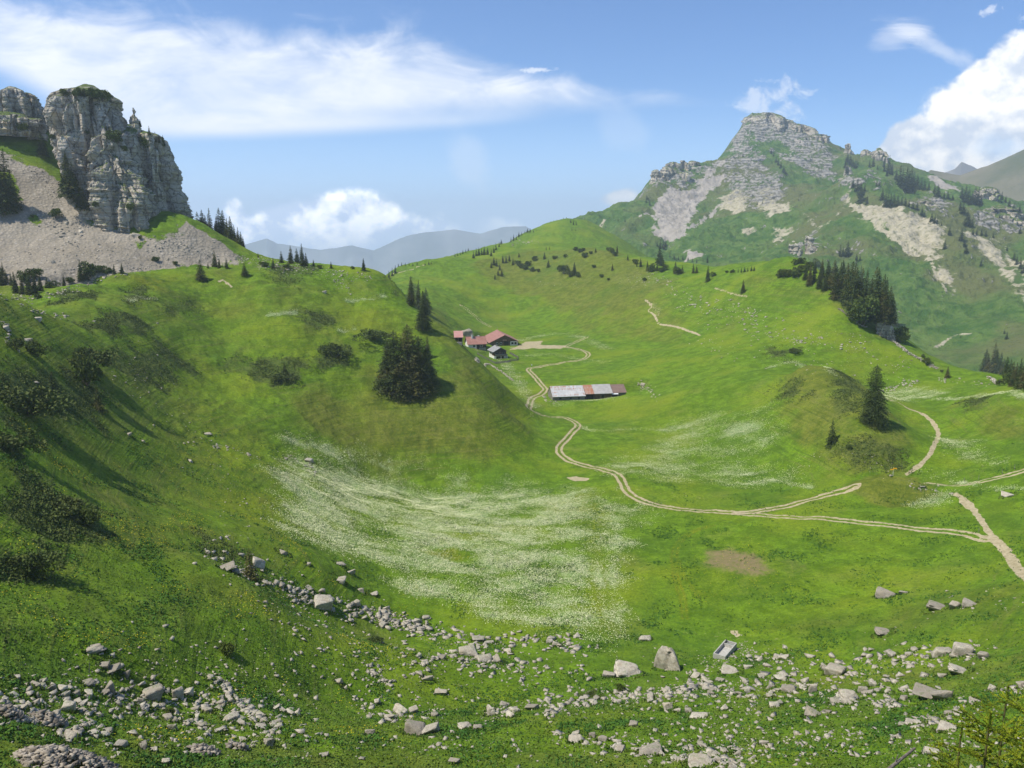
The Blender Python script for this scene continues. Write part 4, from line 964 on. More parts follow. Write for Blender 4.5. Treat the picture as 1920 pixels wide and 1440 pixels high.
def rock_geo(seed, sub=3, cuts=9, rough=.05):
    """an angular block: convex hull of a few random points, its faces split and roughened"""
    r = np.random.default_rng(seed); bm = bmesh.new(); n = 9 + cuts // 2 if sub > 1 else 8
    P_ = r.uniform(-1, 1, (n, 3)); P_ = np.sign(P_) * np.abs(P_) ** .45 * .5; P_ *= r.uniform(.8, 1, (n, 1))
    for q in P_: bm.verts.new(q)
    g = bmesh.ops.convex_hull(bm, input=bm.verts[:])
    bmesh.ops.delete(bm, geom=list({e for e in g['geom_interior'] + g['geom_unused'] if isinstance(e, bmesh.types.BMVert)}), context='VERTS')
    if sub > 1:
        bmesh.ops.bevel(bm, geom=bm.edges[:], offset=.035, segments=1, affect='EDGES')
        bmesh.ops.triangulate(bm, faces=bm.faces[:])
        for _ in range(2 if sub < 4 else 3): bmesh.ops.subdivide_edges(bm, edges=[e for e in bm.edges if e.calc_length() > .12], cuts=1, use_grid_fill=True); bmesh.ops.triangulate(bm, faces=bm.faces[:])
    else: bmesh.ops.triangulate(bm, faces=bm.faces[:])
    bm.verts.index_update()
    V = np.array([v.co[:] for v in bm.verts]); Fc = np.array([[v.index for v in f.verts] for f in bm.faces]); bm.free()
    o = r.uniform(0, 50)
    if sub > 1:
        nn = fbm3(V[:, 0] + o, V[:, 1], V[:, 2], .3, 4, gain=.6) * rough * 1.3
        cr = sstep(.75, .95, fbm3(V[:, 0], V[:, 1] + o, V[:, 2] * .5, .5, 2, ridged=True)) * rough * 2
        V = V * (1 + nn - cr)[:, None]
    V /= np.abs(V).max(0) * 2
    return V, Fc
fs = M('field_stone'); fs.color(fs.mix(fs.voronoi(1.6, out=1, vec=fs.coord('World')).step(.2, .8), (.17, .145, .115), (.36, .315, .25))); fs.bump(fs.noise(4), .5, .1); FIELD = fs.mat
RG = [rock_geo(200 + i, 3, 4 + i % 9) for i in range(18)]
RM = [mesh_from('boulder', v, f, STONE) for v, f in RG]
RS = [rock_geo(300 + i, 1, 6, .03) for i in range(10)]
spike = rock_geo(401, 4, 7, .05); sv = spike[0].copy(); tt = sv[:, 2] + .5; sv[:, 0] *= 1.0 - .8 * tt ** 1.5; sv[:, 0] += .05 - .1 * tt; sv[:, 1] *= 1 - .65 * tt
sv -= 0; cleft_ = sstep(.07, .0, np.abs(sv[:, 0] - .02 - .1 * sv[:, 2])) * .09; sv[:, 1] += np.where(sv[:, 1] < 0, cleft_, -cleft_)
SPIKE = mesh_from('boulder', sv, spike[1], STONE)
sl = rock_geo(402, 4, 8, .05); sv = sl[0].copy(); ky = np.round(sv[:, 2] * 7) / 7; sv[:, :2] *= (1 - .10 * ((np.round(sv[:, 2] * 9).astype(int) % 2)))[:, None]
SLAB = mesh_from('boulder', sv, sl[1], STONE)
ROCKS = []      # (u, v, w_px, h_px, label, mesh index)
def R1(u, v, w, h, label, me=None, rot=None): ROCKS.append(dict(u=u, v=v, w=w, h=h, label=label, me=me, rot=rot))
for a in ((1252, 1257, 47, 50, 'tall pointed dark grey boulder with a vertical crack, left of the concrete trough', SPIKE, 0), (1178, 1268, 66, 28, 'long low layered boulder to the left below the tall pointed one', SLAB, .1), (1142, 1270, 26, 14, 'small rock at the left end of the long layered boulder', None, 0),
          (776, 1377, 46, 32, 'left half of the big split pale boulder near the bottom edge', None, .3), (808, 1377, 34, 33, 'right half of the big split pale boulder near the bottom edge', None, 1.2),
          (1742, 1311, 46, 30, 'left piece of the large split boulder at the lower right', None, .2), (1770, 1313, 34, 24, 'right piece of the large split boulder at the lower right', None, .9),
          (502, 1400, 28, 20, 'lone pale pyramid shaped rock on the grass at the lower left', None, .5), (307, 1433, 24, 14, 'smooth pale oval rock at the bottom edge left', None, .1), (286, 1409, 13, 8, 'tiny yellowish rock above the smooth oval rock', None, .1),
          (173, 1224, 40, 22, 'uppermost long cracked rock on the lower left slope', SLAB, -.5), (207, 1262, 30, 18, 'middle block of the three in a row below the uppermost cracked rock', None, -.4), (194, 1252, 18, 12, 'left block of the three in a row below the uppermost cracked rock', None, 0), (232, 1266, 18, 14, 'right block of the three in a row below the uppermost cracked rock', None, .4),
          (333, 1308, 24, 26, 'tallest squarish block in the lower left stony band', None, .2), (283, 1312, 34, 28, 'chunky cluster rock left of the tallest squarish block', None, .7), (197, 1297, 26, 22, 'large angular rock with a dark side in the left of the stony band', None, .1), (163, 1286, 28, 16, 'tilted slab pointing up left at the top of the stony band', SLAB, -.6),
          (134, 1386, 26, 22, 'rounded rock with one dark shaded side below the stony band', None, 2), (151, 1376, 14, 12, 'small rock touching the rounded dark sided one', None, 2), (170, 1377, 24, 8, 'flat slab right of the rounded dark sided rock', SLAB, 0), (193, 1381, 22, 9, 'lower of two stacked flat slabs under the stony band', SLAB, 0), (199, 1374, 20, 10, 'upper of two stacked flat slabs under the stony band', None, 0),
          (225, 1403, 22, 14, 'pale wedge shaped rock alone on grass at the lower left', None, .4), (322, 1370, 18, 20, 'upright pale rock beside the yellow green bush', None, .4), (430, 1352, 32, 18, 'broad whitish rock at the right part of the stony band', None, .4), (125, 1334, 24, 22, 'bulky rock at the left of the stony band', None, .4),
          (488, 1367, 28, 9, 'flat slab lying at the right end of the stony band', SLAB, 0), (515, 1357, 22, 13, 'wedge rock above the flat slab at the right end of the band', None, 0), (72, 1418, 28, 16, 'larger grey rock on the left of the stone heap', None, 0), (94, 1410, 14, 8, 'smooth bluish stone above the stone heap', None, 0),
          (1662, 1119, 34, 20, 'big pale boulder alone on the right pasture', None, .3), (1695, 1114, 16, 8, 'small flat stone right of the lone pasture boulder', None, .3), (1760, 1143, 42, 18, 'wide low rock leftmost of the three in a row on the right pasture', SLAB, .1), (1792, 1141, 18, 15, 'middle small rock of the row of three on the right pasture', None, .1), (1820, 1136, 26, 14, 'right jagged rock of the row of three on the right pasture', None, .1),
          (1660, 1190, 36, 12, 'flat pale rock below the lone pasture boulder', SLAB, .1), (1210, 1200, 24, 12, 'small pale rock at the lower corner of the flower meadow', None, .1), (1805, 1228, 32, 26, 'peaked pale rock in the upper right of the boulder field', None, .1), (1770, 1228, 34, 18, 'rough low rock left of the peaked pale rock', None, .1), (1846, 1235, 18, 14, 'small triangular rock right of the peaked pale rock', None, .1),
          (1802, 1263, 42, 16, 'wide cracked flat rock below the peaked pale rock', SLAB, .1), (1595, 1313, 42, 26, 'large layered rock in the right boulder field', SLAB, .3), (1620, 1298, 18, 14, 'small rock at the upper right of the large layered rock', None, .3), (1480, 1299, 30, 17, 'smooth domed rock in the middle of the boulder field', None, .3), (1525, 1299, 18, 18, 'squat upright rock right of the smooth domed rock', None, .3), (1522, 1345, 30, 14, 'pointed flat rock below the smooth domed rock', None, .3),
          (1253, 1331, 32, 16, 'pale rock on grass below the long layered boulder', None, .3), (1269, 1334, 16, 9, 'small rock stuck to the right of the pale grass rock', None, .3), (1310, 1346, 34, 15, 'low rock with a pale ledge below the trough', None, .3), (1291, 1337, 16, 14, 'knobby little rock left of the low ledged rock', None, .3), (1370, 1263, 40, 9, 'long bent slab just right below the trough', SLAB, .2), (1567, 1264, 34, 20, 'lumpy pale rock in the upper boulder field', None, .2), (1455, 1326, 22, 12, 'small peaked rock under the smooth domed rock', None, .2), (1433, 1397, 18, 10, 'small rounded rock in the lower right grass', None, .2),
          (1715, 1361, 32, 12, 'flat broken rock in the lower right grass', SLAB, .2), (1775, 1371, 34, 13, 'pointed flat rock left of the near young spruces', None, .2), (1750, 1416, 30, 14, 'pale angular rock beside the dead branch', None, .2), (1757, 1428, 14, 8, 'small stone below the pale angular rock', None, .2), (1845, 1384, 26, 13, 'pale tilted rock seen behind the near young spruce', None, .2), (1315, 1436, 56, 16, 'broad flat outcrop rock at the bottom edge right of centre', SLAB, .2), (1220, 1413, 50, 20, 'large low rock of the bottom cluster right of centre', None, .2), (1160, 1411, 32, 16, 'pale rock left of the large low bottom rock', None, .2), (1080, 1391, 30, 14, 'brownish broken rock at the left of the bottom cluster', None, .2), (1187, 1363, 20, 13, 'pale block above the bottom cluster', None, .2), (1112, 1383, 14, 14, 'small dark sided cube of rock above the bottom cluster', None, .2),
          (1380, 1416, 18, 12, 'small pale rock near the bottom edge', None, .2), (1374, 1440, 24, 12, 'rock cut by the bottom edge of the picture', None, .2), (997, 1331, 24, 18, 'blocky pale rock at the end of the centre row', None, .2), (873, 1366, 34, 14, 'left half of the pale flat rock right of the split boulder', SLAB, .2), (896, 1368, 20, 12, 'right half of the pale flat rock right of the split boulder', None, .2), (693, 1378, 20, 16, 'yellowish mossy rock left of the split boulder', None, .2), (607, 1420, 18, 13, 'small pale rock with a brown neighbour at the bottom left', None, .2), (851, 1431, 20, 14, 'round mottled rock at the bottom edge left of centre', None, .2),
          (600, 1138, 44, 24, 'largest pale rock in the band below the small green spruce', None, .3), (579, 867, 17, 10, 'single pale triangular rock at the upper edge of the flower meadow', None, .3), (662, 1133, 22, 10, 'flat rock right of the largest rock in the spruce band', None, .3), (425, 1070, 34, 18, 'pale rock left of the small green spruce', None, .3), (483, 1062, 28, 26, 'grey ribbed boulder right behind the small green spruce', None, .3), (530, 1038, 28, 10, 'flat pale rock above the spruce band', None, .3), (636, 1060, 26, 10, 'flat brownish rock on the meadow edge', SLAB, .3), (578, 1060, 13, 12, 'small upright pale stone above the spruce band', None, .3), (657, 1076, 20, 8, 'little domed rock on the meadow edge', None, .3), (676, 1110, 22, 9, 'left one of two flat rocks in line', None, .3), (698, 1115, 22, 7, 'right one of two flat rocks in line', None, .3), (634, 1088, 28, 10, 'low rock above the two flat rocks in line', None, .3), (897, 1203, 26, 18, 'biggest round rock at the centre end of the spruce band', None, .3), (917, 1206, 20, 8, 'rock tail right of the biggest round rock', None, .3), (793, 1182, 14, 10, 'pale round rock in the centre of the spruce band', None, .3), (826, 1302, 26, 12, 'low oval rock in the grass left of the centre row', None, .3), (802, 1278, 22, 15, 'rough grey rock alone in grass at centre left', None, .3), (706, 1320, 18, 16, 'narrow tilted rock above the small stone cluster', None, -.6), (634, 1282, 16, 9, 'upper tilted flat stone on the lower left meadow', None, -.5), (645, 1291, 12, 6, 'lower tilted flat stone on the lower left meadow', None, -.5), (755, 1338, 34, 20, 'dark topped rock in the cluster above the split boulder', None, 0), (774, 1336, 18, 14, 'pale rock right of the dark topped one', None, 0), (730, 1350, 22, 14, 'pale rock below left of the dark topped one', None, 0), (920, 1342, 28, 20, 'grey rock at the left end of the centre row', None, 0), (945, 1325, 20, 12, 'tilted slab leaning on the grey centre row rock', SLAB, 0), (960, 1345, 24, 16, 'whitish rock in the centre row', None, 0), (908, 1240, 32, 18, 'block of fractured rock in the second centre band', None, 0), (935, 1242, 24, 18, 'pale rock at the right of the second centre band', None, 0), (876, 1228, 40, 20, 'broken rock mass in the second centre band', None, 0),
          (70, 600, 13, 9, 'pale cubic stone on the upper left slope', None, 0), (10, 618, 12, 10, 'white stone at the left edge above the juniper', None, 0), (50, 640, 18, 9, 'tilted white stone beside the yellowish juniper', None, -.6), (34, 659, 9, 6, 'tiny white stone below the tilted one', None, 0), (64, 718, 14, 6, 'flat pale stone on the left slope near the edge', SLAB, -.4), (608, 549, 9, 6, 'small pale boulder on the near hill', None, 0), (241, 816, 14, 9, 'pale rock in the middle of the left slope', None, -.4), (268, 829, 12, 7, 'grey rock to the right of the pale middle slope rock', None, -.4), (357, 866, 13, 8, 'brown grey rock on the left slope', None, 0), (388, 815, 18, 7, 'tilted flat rock at the head of a short stone row', SLAB, -.4),
          (872, 630, 32, 20, 'big grey boulder lying behind the pink roofed house', None, .5), (1670, 893, 8, 6, 'white stone beside the yellow signpost', None, 0), (1892, 931, 24, 8, 'grey flat rock at the right of the junction', None, 0), (1731, 915, 10, 8, 'pale rock on the hump beside the junction', None, 0), (1724, 918, 7, 5, 'smaller pale rock on the hump beside the junction', None, 0), (1785, 927, 7, 4, 'white stone at the head of the gravel path', None, 0),
          (1206, 722, 12, 7, 'largest white rock right of the long shed', None, 0), (62, 392, 18, 10, 'dark boulder on the upper scree slope', None, 0), (254, 442, 16, 8, 'grey boulder on the grass strip at the foot of the tower', None, 0), (152, 435, 12, 7, 'dark boulder in the middle of the scree', None, 0), (122, 419, 12, 6, 'pale block on the scree below the tower', None, 0), (184, 460, 10, 5, 'dark edged block low on the scree', None, 0), (118, 445, 14, 6, 'flat block in the middle of the scree', None, 0), (100, 535, 14, 9, 'pale boulder at the bottom of the scree beside bushes', None, 0), (99, 494, 8, 7, 'pale stone on the lower scree', None, 0)):
    R1(*a)
rr_ = random.Random(5)
def band(txt, hw, n, lo, hi, region, pw=2.2, dmin=55):
    p = parse(txt); seg = np.hypot(*np.diff(p, axis=0).T); cum = np.r_[0, np.cumsum(seg)]
    c0 = [rr_.uniform(0, cum[-1]) for _ in range(max(3, n // 14))]
    n = int(n * 1.7); lo = lo * .8; hi = hi * .95; pw = pw + .9
    for i in range(n):
        t = rr_.choice(c0) + rr_.gauss(0, hw * .7) if rr_.random() < .42 else rr_.uniform(0, cum[-1])
        t = min(max(t, 0), cum[-1]); k = min(int(np.searchsorted(cum, t, 'right')) - 1, len(seg) - 1); f = (t - cum[k]) / seg[k]
        u = p[k][0] * (1 - f) + p[k + 1][0] * f; v = p[k][1] * (1 - f) + p[k + 1][1] * f
        w = lo + (hi - lo) * rr_.random() ** pw
        ROCKS.append(dict(u=u + rr_.gauss(0, hw * .4), v=v + rr_.gauss(0, hw * .65), w=w, h=w * rr_.uniform(.28, .62), label=None, me=None, rot=None, region=region))
band('0,1310 100,1325 250,1318 400,1330 560,1362', 38, 330, 3, 24, 'left stony band')
band('160,1285 240,1310 320,1340 400,1370', 12, 70, 4, 22, 'left stony band'); band('0,1335 60,1345 120,1365 190,1370', 14, 110, 4, 18, 'left stony band')
band('395,1270 420,1290 450,1320 480,1345 520,1370', 9, 110, 4, 20, 'diagonal rock row above the lower left band')
band('385,1035 430,1062 490,1085 560,1112 640,1135 720,1160 800,1180', 15, 260, 3, 20, 'rock band below the small green spruce')
band('700,1150 760,1170 830,1190 900,1200 1000,1205 1110,1215', 16, 210, 3, 20, 'rocks under the flower meadow')
band('770,1245 840,1228 900,1240 960,1248 1040,1258', 15, 150, 3, 20, 'second centre rock band'); band('690,1255 720,1275 740,1290', 7, 40, 3, 14, 'second centre rock band')
band('670,1325 740,1345 830,1340', 12, 70, 4, 20, 'cluster above the split boulder'); band('900,1350 960,1325 1040,1330 1110,1310 1180,1308 1260,1300 1330,1280', 13, 260, 3, 22, 'centre rock row')
band('1040,1390 1150,1400 1240,1412 1330,1425 1420,1435', 22, 220, 3, 22, 'bottom rock cluster right of centre'); band('1300,1290 1400,1300 1500,1285 1600,1300 1700,1300', 26, 280, 3, 24, 'right boulder field')
band('1380,1235 1500,1245 1600,1250 1700,1240 1860,1225', 22, 190, 3, 22, 'upper boulder field'); band('1290,1262 1320,1270 1310,1290 1250,1300', 6, 80, 3, 12, 'stony gully below the trough')
band('1310,1235 1340,1245 1390,1225 1420,1235 1380,1200', 12, 130, 2, 7, 'pebbles round the trough'); band('1690,1362 1780,1345 1850,1300 1930,1288', 7, 80, 4, 22, 'rocks left of the near spruces')
band('1000,1290 1400,1350 1900,1350', 60, 480, 2, 15, 'lower right grass'); band('100,1250 500,1250 960,1320', 60, 330, 2, 13, 'lower left grass'); band('0,1330 200,1345 400,1330 600,1360', 50, 260, 2.5, 16, 'left stony band'); band('500,1130 700,1200 960,1260 1100,1290', 34, 220, 2, 14, 'meadow between the rock bands'); band('60,1400 500,1400 1000,1400', 34, 200, 2, 14, 'bottom left grass'); band('420,1050 640,1200 900,1290', 60, 170, 2, 12, 'meadow slope below the small green spruce'); band('1300,1400 1600,1400 1920,1400', 30, 260, 2.5, 16, 'bottom right grass')
band('1260,570 1350,590 1450,620 1560,640 1640,650', 22, 170, 1.8, 7, 'pale rocks on the right pasture'); band('1300,640 1420,660 1580,690 1700,680', 24, 120, 1.5, 5, 'pale rocks on the right pasture')
band('1290,560 1420,590 1400,610', 12, 70, 1.8, 7, 'pale rocks on the right pasture'); band('1440,628 1500,640 1540,634', 6, 60, 1.8, 6, 'pale rocks on the right pasture')
band('1640,735 1680,725 1720,718', 6, 70, 2, 7, 'white rocks beside the tall solitary spruce'); band('1760,712 1800,715 1860,722', 4, 26, 2, 6, 'white rocks on the right saddle')
band('1195,715 1210,730 1235,740', 8, 46, 2, 7, 'white rocks right of the long shed'); band('930,668 980,720 1000,780', 10, 70, 1.5, 4, 'stones along the foot of the near hill')
band('480,500 540,503 600,505 640,515 700,520', 8, 190, 1.6, 6, 'white stones on the rim of the near hill'); band('420,480 470,487 520,490', 5, 110, 1.6, 5, 'white stones on the rim of the near hill')
band('600,510 660,545 620,520', 7, 60, 1.6, 5, 'white stones on the rim of the near hill'); band('400,835 440,845 490,862', 3, 50, 2, 8, 'short stone row at the left of the flower meadow')
band('0,600 20,625 10,640', 5, 40, 3, 9, 'white stones at the upper left edge'); band('30,565 70,585 130,595', 4, 60, 2, 7, 'white stones on the upper left slope')
band('180,650 260,700 420,900 470,1000', 50, 110, 2, 7, 'left slope'); band('520,850 560,870 590,885', 7, 26, 2, 9, 'rocks at the upper edge of the flower meadow')
band('0,555 60,560 130,545 200,515 300,500', 6, 240, 1.6, 7, 'foot of the scree', dmin=360); band('10,500 120,480 200,480 300,470 400,480', 22, 330, 1.3, 5, 'scree', dmin=360)
band('70,410 140,430 150,450 110,450', 14, 110, 2, 7, 'scree', dmin=360); band('250,450 330,460 400,475', 14, 130, 1.3, 5, 'scree', dmin=360); band('20,300 90,340 120,400', 14, 90, 1.3, 4, 'scree', dmin=360)
band('1175,520 1200,525 1230,520 1290,550', 10, 90, 1.5, 5, 'stones on the central ridge'); band('960,460 990,455 1010,452', 4, 50, 1.5, 5, 'stones on the central ridge'); band('1100,535 1000,530', 5, 20, 1.3, 3, 'stones on the central ridge')
band('1500,860 1600,850 1680,880', 14, 40, 1.5, 5, 'stones at the foot of the knoll'); band('1700,905 1760,925 1740,915', 6, 26, 2, 6, 'stones at the foot of the knoll'); band('1600,1235 1900,1130 1700,1160', 30, 30, 2, 7, 'right pasture')
band('1020,745 1040,755 1050,750', 4, 40, 2, 6, 'rubble at the left end of the long shed'); band('870,645 890,655 910,660', 4, 20, 1.5, 4, 'rubble near the house')
U_ = np.array([(q['u'], q['v']) for q in ROCKS]); H_ = T.at(U_[:, 0], U_[:, 1] - .0)
order = []
for q, h in zip(ROCKS, H_):
    if np.isnan(h[0]): continue
    q['p'] = h; q['d'] = float(np.linalg.norm(h - (0, 0, CZ))); q['area'] = q['w'] * q['h'] * (1e3 if q['label'] else 1)
    if -20 < q['u'] < 1940 and q['v'] < 1455: order.append(q)
order.sort(key=lambda q: -q['area'])
IND = order[:290]; REST = order[290:]
for q in IND:
    s = q['d'] / F; k_ = .95 if q['label'] else .88; w = q['w'] * s * k_; hh = q['h'] * s * k_ * .92
    me = q['me'] or RM[rr_.randrange(len(RM))]
    o = bpy.data.objects.new('boulder', me); C.objects.link(o)
    dp = w * (.75 if q['h'] > q['w'] * .6 else .8)
    o.scale = (w, dp, hh * 1.35); a = math.atan2(q['p'][0], q['p'][1])
    o.rotation_euler = (rr_.uniform(-.22, .22), (q['rot'] or 0) * .4 if q['rot'] and q['rot'] < 0 else rr_.uniform(-.22, .22), -a + (rr_.uniform(-.35, .35) if q['label'] else rr_.uniform(0, 6)))
    o.location = (q['p'][0], q['p'][1] + dp * .2, q['p'][2] + hh * .05)
    if q['me'] is SPIKE: o.scale = (w * 1.4, w * 1.0, hh * 1.4); o.location[2] += hh * .25
    o['category'] = 'rock'; q['o'] = o; o['group'] = 'boulders scattered over the pastures'
    if q['label']: o['label'] = q['label']
Vs, Fs, n0 = [], [], 0
for q in REST:
    s = q['d'] / F; w = q['w'] * s * .92; hh = q['h'] * s * .85; v, f = RS[rr_.randrange(len(RS))]
    a = rr_.uniform(0, 6.28); ca, sa = math.cos(a), math.sin(a); x = v * (w, w * .8, hh * 1.3)
    Vs.append(np.c_[x[:, 0] * ca - x[:, 1] * sa + q['p'][0], x[:, 0] * sa + x[:, 1] * ca + q['p'][1], x[:, 2] + q['p'][2] + hh * .12]); Fs.append(f + n0); n0 += len(v)
link('scattered_stones', mesh_from('scattered_stones', np.vstack(Vs), np.vstack(Fs), STONE), kind='stuff')
def heap(u, v, w, h, n, name, label):
    """a mound of hand-picked field stones"""
    p = drop(u, v); s = float(np.linalg.norm(p - (0, 0, CZ))) / F; Vs, Fs, n0 = [], [], 0; W2 = w * s / 2; H2 = h * s
    for i in range(n):
        r = math.sqrt(rr_.random()); a = rr_.uniform(0, 6.28); x, y = W2 * r * math.cos(a), W2 * .7 * r * math.sin(a)
        vv, ff = RS[rr_.randrange(len(RS))]; k = rr_.uniform(.25, .7)
        z = T.z(np.array([p[0] + x]), np.array([p[1] + y]))[0] + H2 * .55 * (1 - r * r) * rr_.uniform(.75, 1)
        Vs.append(vv * (k, k * .8, k * .75) + (p[0] + x, p[1] + y, z)); Fs.append(ff + n0); n0 += len(vv)
    link(name, mesh_from(name, np.vstack(Vs), np.vstack(Fs), FIELD), label=label, cat='stone heap')
heap(128, 1432, 150, 44, 520, 'stone_heap', 'large heap of small brown grey stones at the bottom left corner'); heap(380, 1410, 52, 18, 110, 'stone_heap', 'small round heap of stones on the grass at the bottom left')
heap(92, 1352, 50, 24, 110, 'stone_heap', 'stone heap left of centre in the lower left stony band'); heap(18, 1340, 46, 22, 110, 'stone_heap', 'stone heap touching the left picture edge')
heap(447, 1403, 40, 16, 50, 'stone_heap', 'loose stone cluster right of the small round heap')
def wall_of(txt, w, hgt, step, label, D=None):
    p = parse(txt); pts = np.array([drop(u, v) for u, v in p[:, :2]]); line = smoothline(pts[:, :2], 5); Vs, Fs, n0 = [], [], 0
    seg = np.hypot(*np.diff(line, axis=0).T); cum = np.r_[0, np.cumsum(seg)]
    for t in np.arange(0, cum[-1], step):
        x = np.interp(t, cum, line[:, 0]); y = np.interp(t, cum, line[:, 1])
        for k in range(3):
            xx, yy = x + rr_.gauss(0, w * .3), y + rr_.gauss(0, w * .3); v, f = RS[rr_.randrange(len(RS))]; s = rr_.uniform(.5, 1.0)
            Vs.append(v * (s, s * .8, s * .7) + (xx, yy, T.z(np.array([xx]), np.array([yy]))[0] + rr_.uniform(0, hgt))); Fs.append(f + n0); n0 += len(v)
    link('stone_wall', mesh_from('stone_wall', np.vstack(Vs), np.vstack(Fs), STONE), label=label, cat='stone wall')
wall_of('1672,638 1684,648 1700,660 1722,673 1757,692', 1.3, .8, .5, 'dry stone wall running down the right ridge from the outcrop')
wall_of('1574,580 1590,592 1608,606 1625,616', 1.2, .6, .6, 'short dry stone wall beneath the wooded right ridge'); wall_of('1854,708 1861,713 1869,721', 1.2, .7, .5, 'short stone wall beside the spruces at the right edge')
wall_of('893,678 910,684 935,695 962,714', 1.2, .5, .8, 'low stone wall along the hill foot below the fenced chalet')
# ------------------------------------------------------------------ farm buildings
def planks(name, a, b, hl=(.30, .17, .08), vert=True, k=2.2):
    m = M(name); p = m.coord(); st = m.mapped(p, scale=(k * 3, k * 3, .5) if vert else (.5, .5, k * 3))
    n = m.noise(1, 4, .6, vec=st); n2 = m.noise(.8, 4, .6, vec=p)
    c = m.mix(n.step(.35, .65), a, b); c = m.mix(n2.step(.55, .75) * .7, c, hl); m.color(c); m.bump(n, .6, .05); return m.mat
def sheet(name, a, b, stain=None, amt=.6, ribs=1.1, k=.5):
    m = M(name); p = m.coord(); n = m.noise(k, 5, .65, vec=p); w = m.new('ShaderNodeTexWave'); w.inputs['Scale'].default_value = ribs; m.link(p, w.inputs['Vector'])
    wv = S(m.nt, w.outputs['Fac']); c = m.mix(n.step(.35, .65), a, b)
    if stain:
        x, y, z = m.sep(p); bands = m.noise(1, 3, .6, vec=m.mapped(p, scale=(2.2, .25, .25)))
        lay = ((y * .55).abs().pow(1.0)); rows = m.noise(1, 2, .5, vec=m.mapped(p, scale=(.05, .9, .9)))
        c = m.mix((bands.step(.42, .62) * rows.step(.44, .6)) * amt, c, stain)
    m.color(c); m.bump(wv, .35, .04); m.bsdf.inputs['Roughness'].default_value = .6; return m.mat
WD = planks('dark_timber', (.035, .022, .014), (.085, .052, .032)); WB = planks('weathered_brown_boards', (.06, .035, .02), (.20, .115, .06), (.34, .19, .09)); WG = planks('grey_boards', (.13, .12, .105), (.25, .23, .20), (.3, .27, .22), vert=False)
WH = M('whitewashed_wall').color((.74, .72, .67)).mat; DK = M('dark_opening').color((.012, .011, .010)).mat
SM = M('rubble_wall'); SM.color(SM.mix(SM.voronoi(2.2).step(.1, .5), (.46, .43, .37), (.25, .23, .19))); SM = SM.mat
RED = sheet('pink_red_roof', (.29, .135, .105), (.36, .185, .15)); RED2 = sheet('faded_red_roof', (.42, .20, .17), (.46, .27, .23)); GRY = sheet('grey_slate_roof', (.22, .22, .22), (.34, .33, .32), k=1.5)
SIL = sheet('silver_tin_roof', (.42, .43, .43), (.54, .54, .53), (.34, .14, .07), .95); ORG = sheet('rusted_tin_roof', (.34, .13, .06), (.38, .20, .13), (.42, .38, .35), .6, k=1); PAL = sheet('pale_grey_tin_roof', (.34, .325, .305), (.43, .41, .39)); BRN = sheet('brown_roof', (.19, .125, .10), (.23, .155, .125)); WHT = sheet('white_tin_roof', (.66, .67, .68), (.76, .76, .76))
GLS = M('window_glass'); GLS.color((.02, .025, .03)); GLS.bsdf.inputs['Roughness'].default_value = .1; GLS = GLS.mat

class G:
    """collects solids for one mesh"""
    def __init__(s): s.p = []
    def box(s, x0, x1, y0, y1, z0, z1):
        v = [(x, y, z) for z in (z0, z1) for x, y in ((x0, y0), (x1, y0), (x1, y1), (x0, y1))]
        s.p.append((np.array(v, float), [[0, 3, 2, 1], [4, 5, 6, 7], [0, 1, 5, 4], [1, 2, 6, 5], [2, 3, 7, 6], [3, 0, 4, 7]])); return s
    def solid(s, pts, off):
        """polygon thickened by a vector"""
        n = len(pts); a = np.array(pts, float); b = a + off
        s.p.append((np.vstack([a, b]), [list(range(n))[::-1], [n + i for i in range(n)]] + [[i, (i + 1) % n, n + (i + 1) % n, n + i] for i in range(n)])); return s
    def add(s, v, f): s.p.append((v, [list(map(int, q)) for q in f])); return s
    def build(s, name, mat, parent=None, label=None):
        V, Fc, n = [], [], 0
        for v, f in s.p: V.append(v); Fc += [[i + n for i in q] for q in f]; n += len(v)
        o = link(name, mesh_from(name, np.vstack(V), Fc, mat), parent, label)
        return o
def root(name, p, yaw, label, cat, group=None):
    o = bpy.data.objects.new(name, None); C.objects.link(o); o.location = p; o.rotation_euler = (0, 0, yaw)
    o['label'] = label; o['category'] = cat
    if group: o['group'] = group
    return o
def gable(r, w, l, eave, rise, wallm, roofm, over=.7, thick=.18, base=None, basem=None, x0=0, y0=0, gm=None):
    """ridge along local y; front gable at y0, back at y0+l; centred on x0"""
    h = w / 2
    b = G()
    zb = base if base else -2.5
    if base: G().box(x0 - h - .05, x0 + h + .05, y0 - .05, y0 + l + .05, -2.5, base).build('base_wall', basem, r)
    b.box(x0 - h, x0 + h, y0, y0 + l, zb, eave)
    b.build('wall', wallm, r)
    g = G()
    for yy in (y0, y0 + l - .15): g.solid([(x0 - h, yy, eave), (x0 + h, yy, eave), (x0, yy, eave + rise)], (0, .15, 0))
    g.build('gable', gm or wallm, r)
    k = (h + over) / h; s = rise / h
    roofs = []
    for sg in (-1, 1):
        xe = x0 + sg * h * k; ze = eave + rise - rise * k
        q = G().solid([(x0, y0 - over, eave + rise + .02), (xe, y0 - over, ze + .02), (xe, y0 + l + over, ze + .02), (x0, y0 + l + over, eave + rise + .02)], (0, 0, thick))
        roofs.append(q.build('roof', roofm, r))
    G().box(x0 - .18, x0 + .18, y0 - over - .02, y0 + l + over + .02, eave + rise + thick, eave + rise + thick + .12).build('ridge_cap', roofm, r)
    return roofs
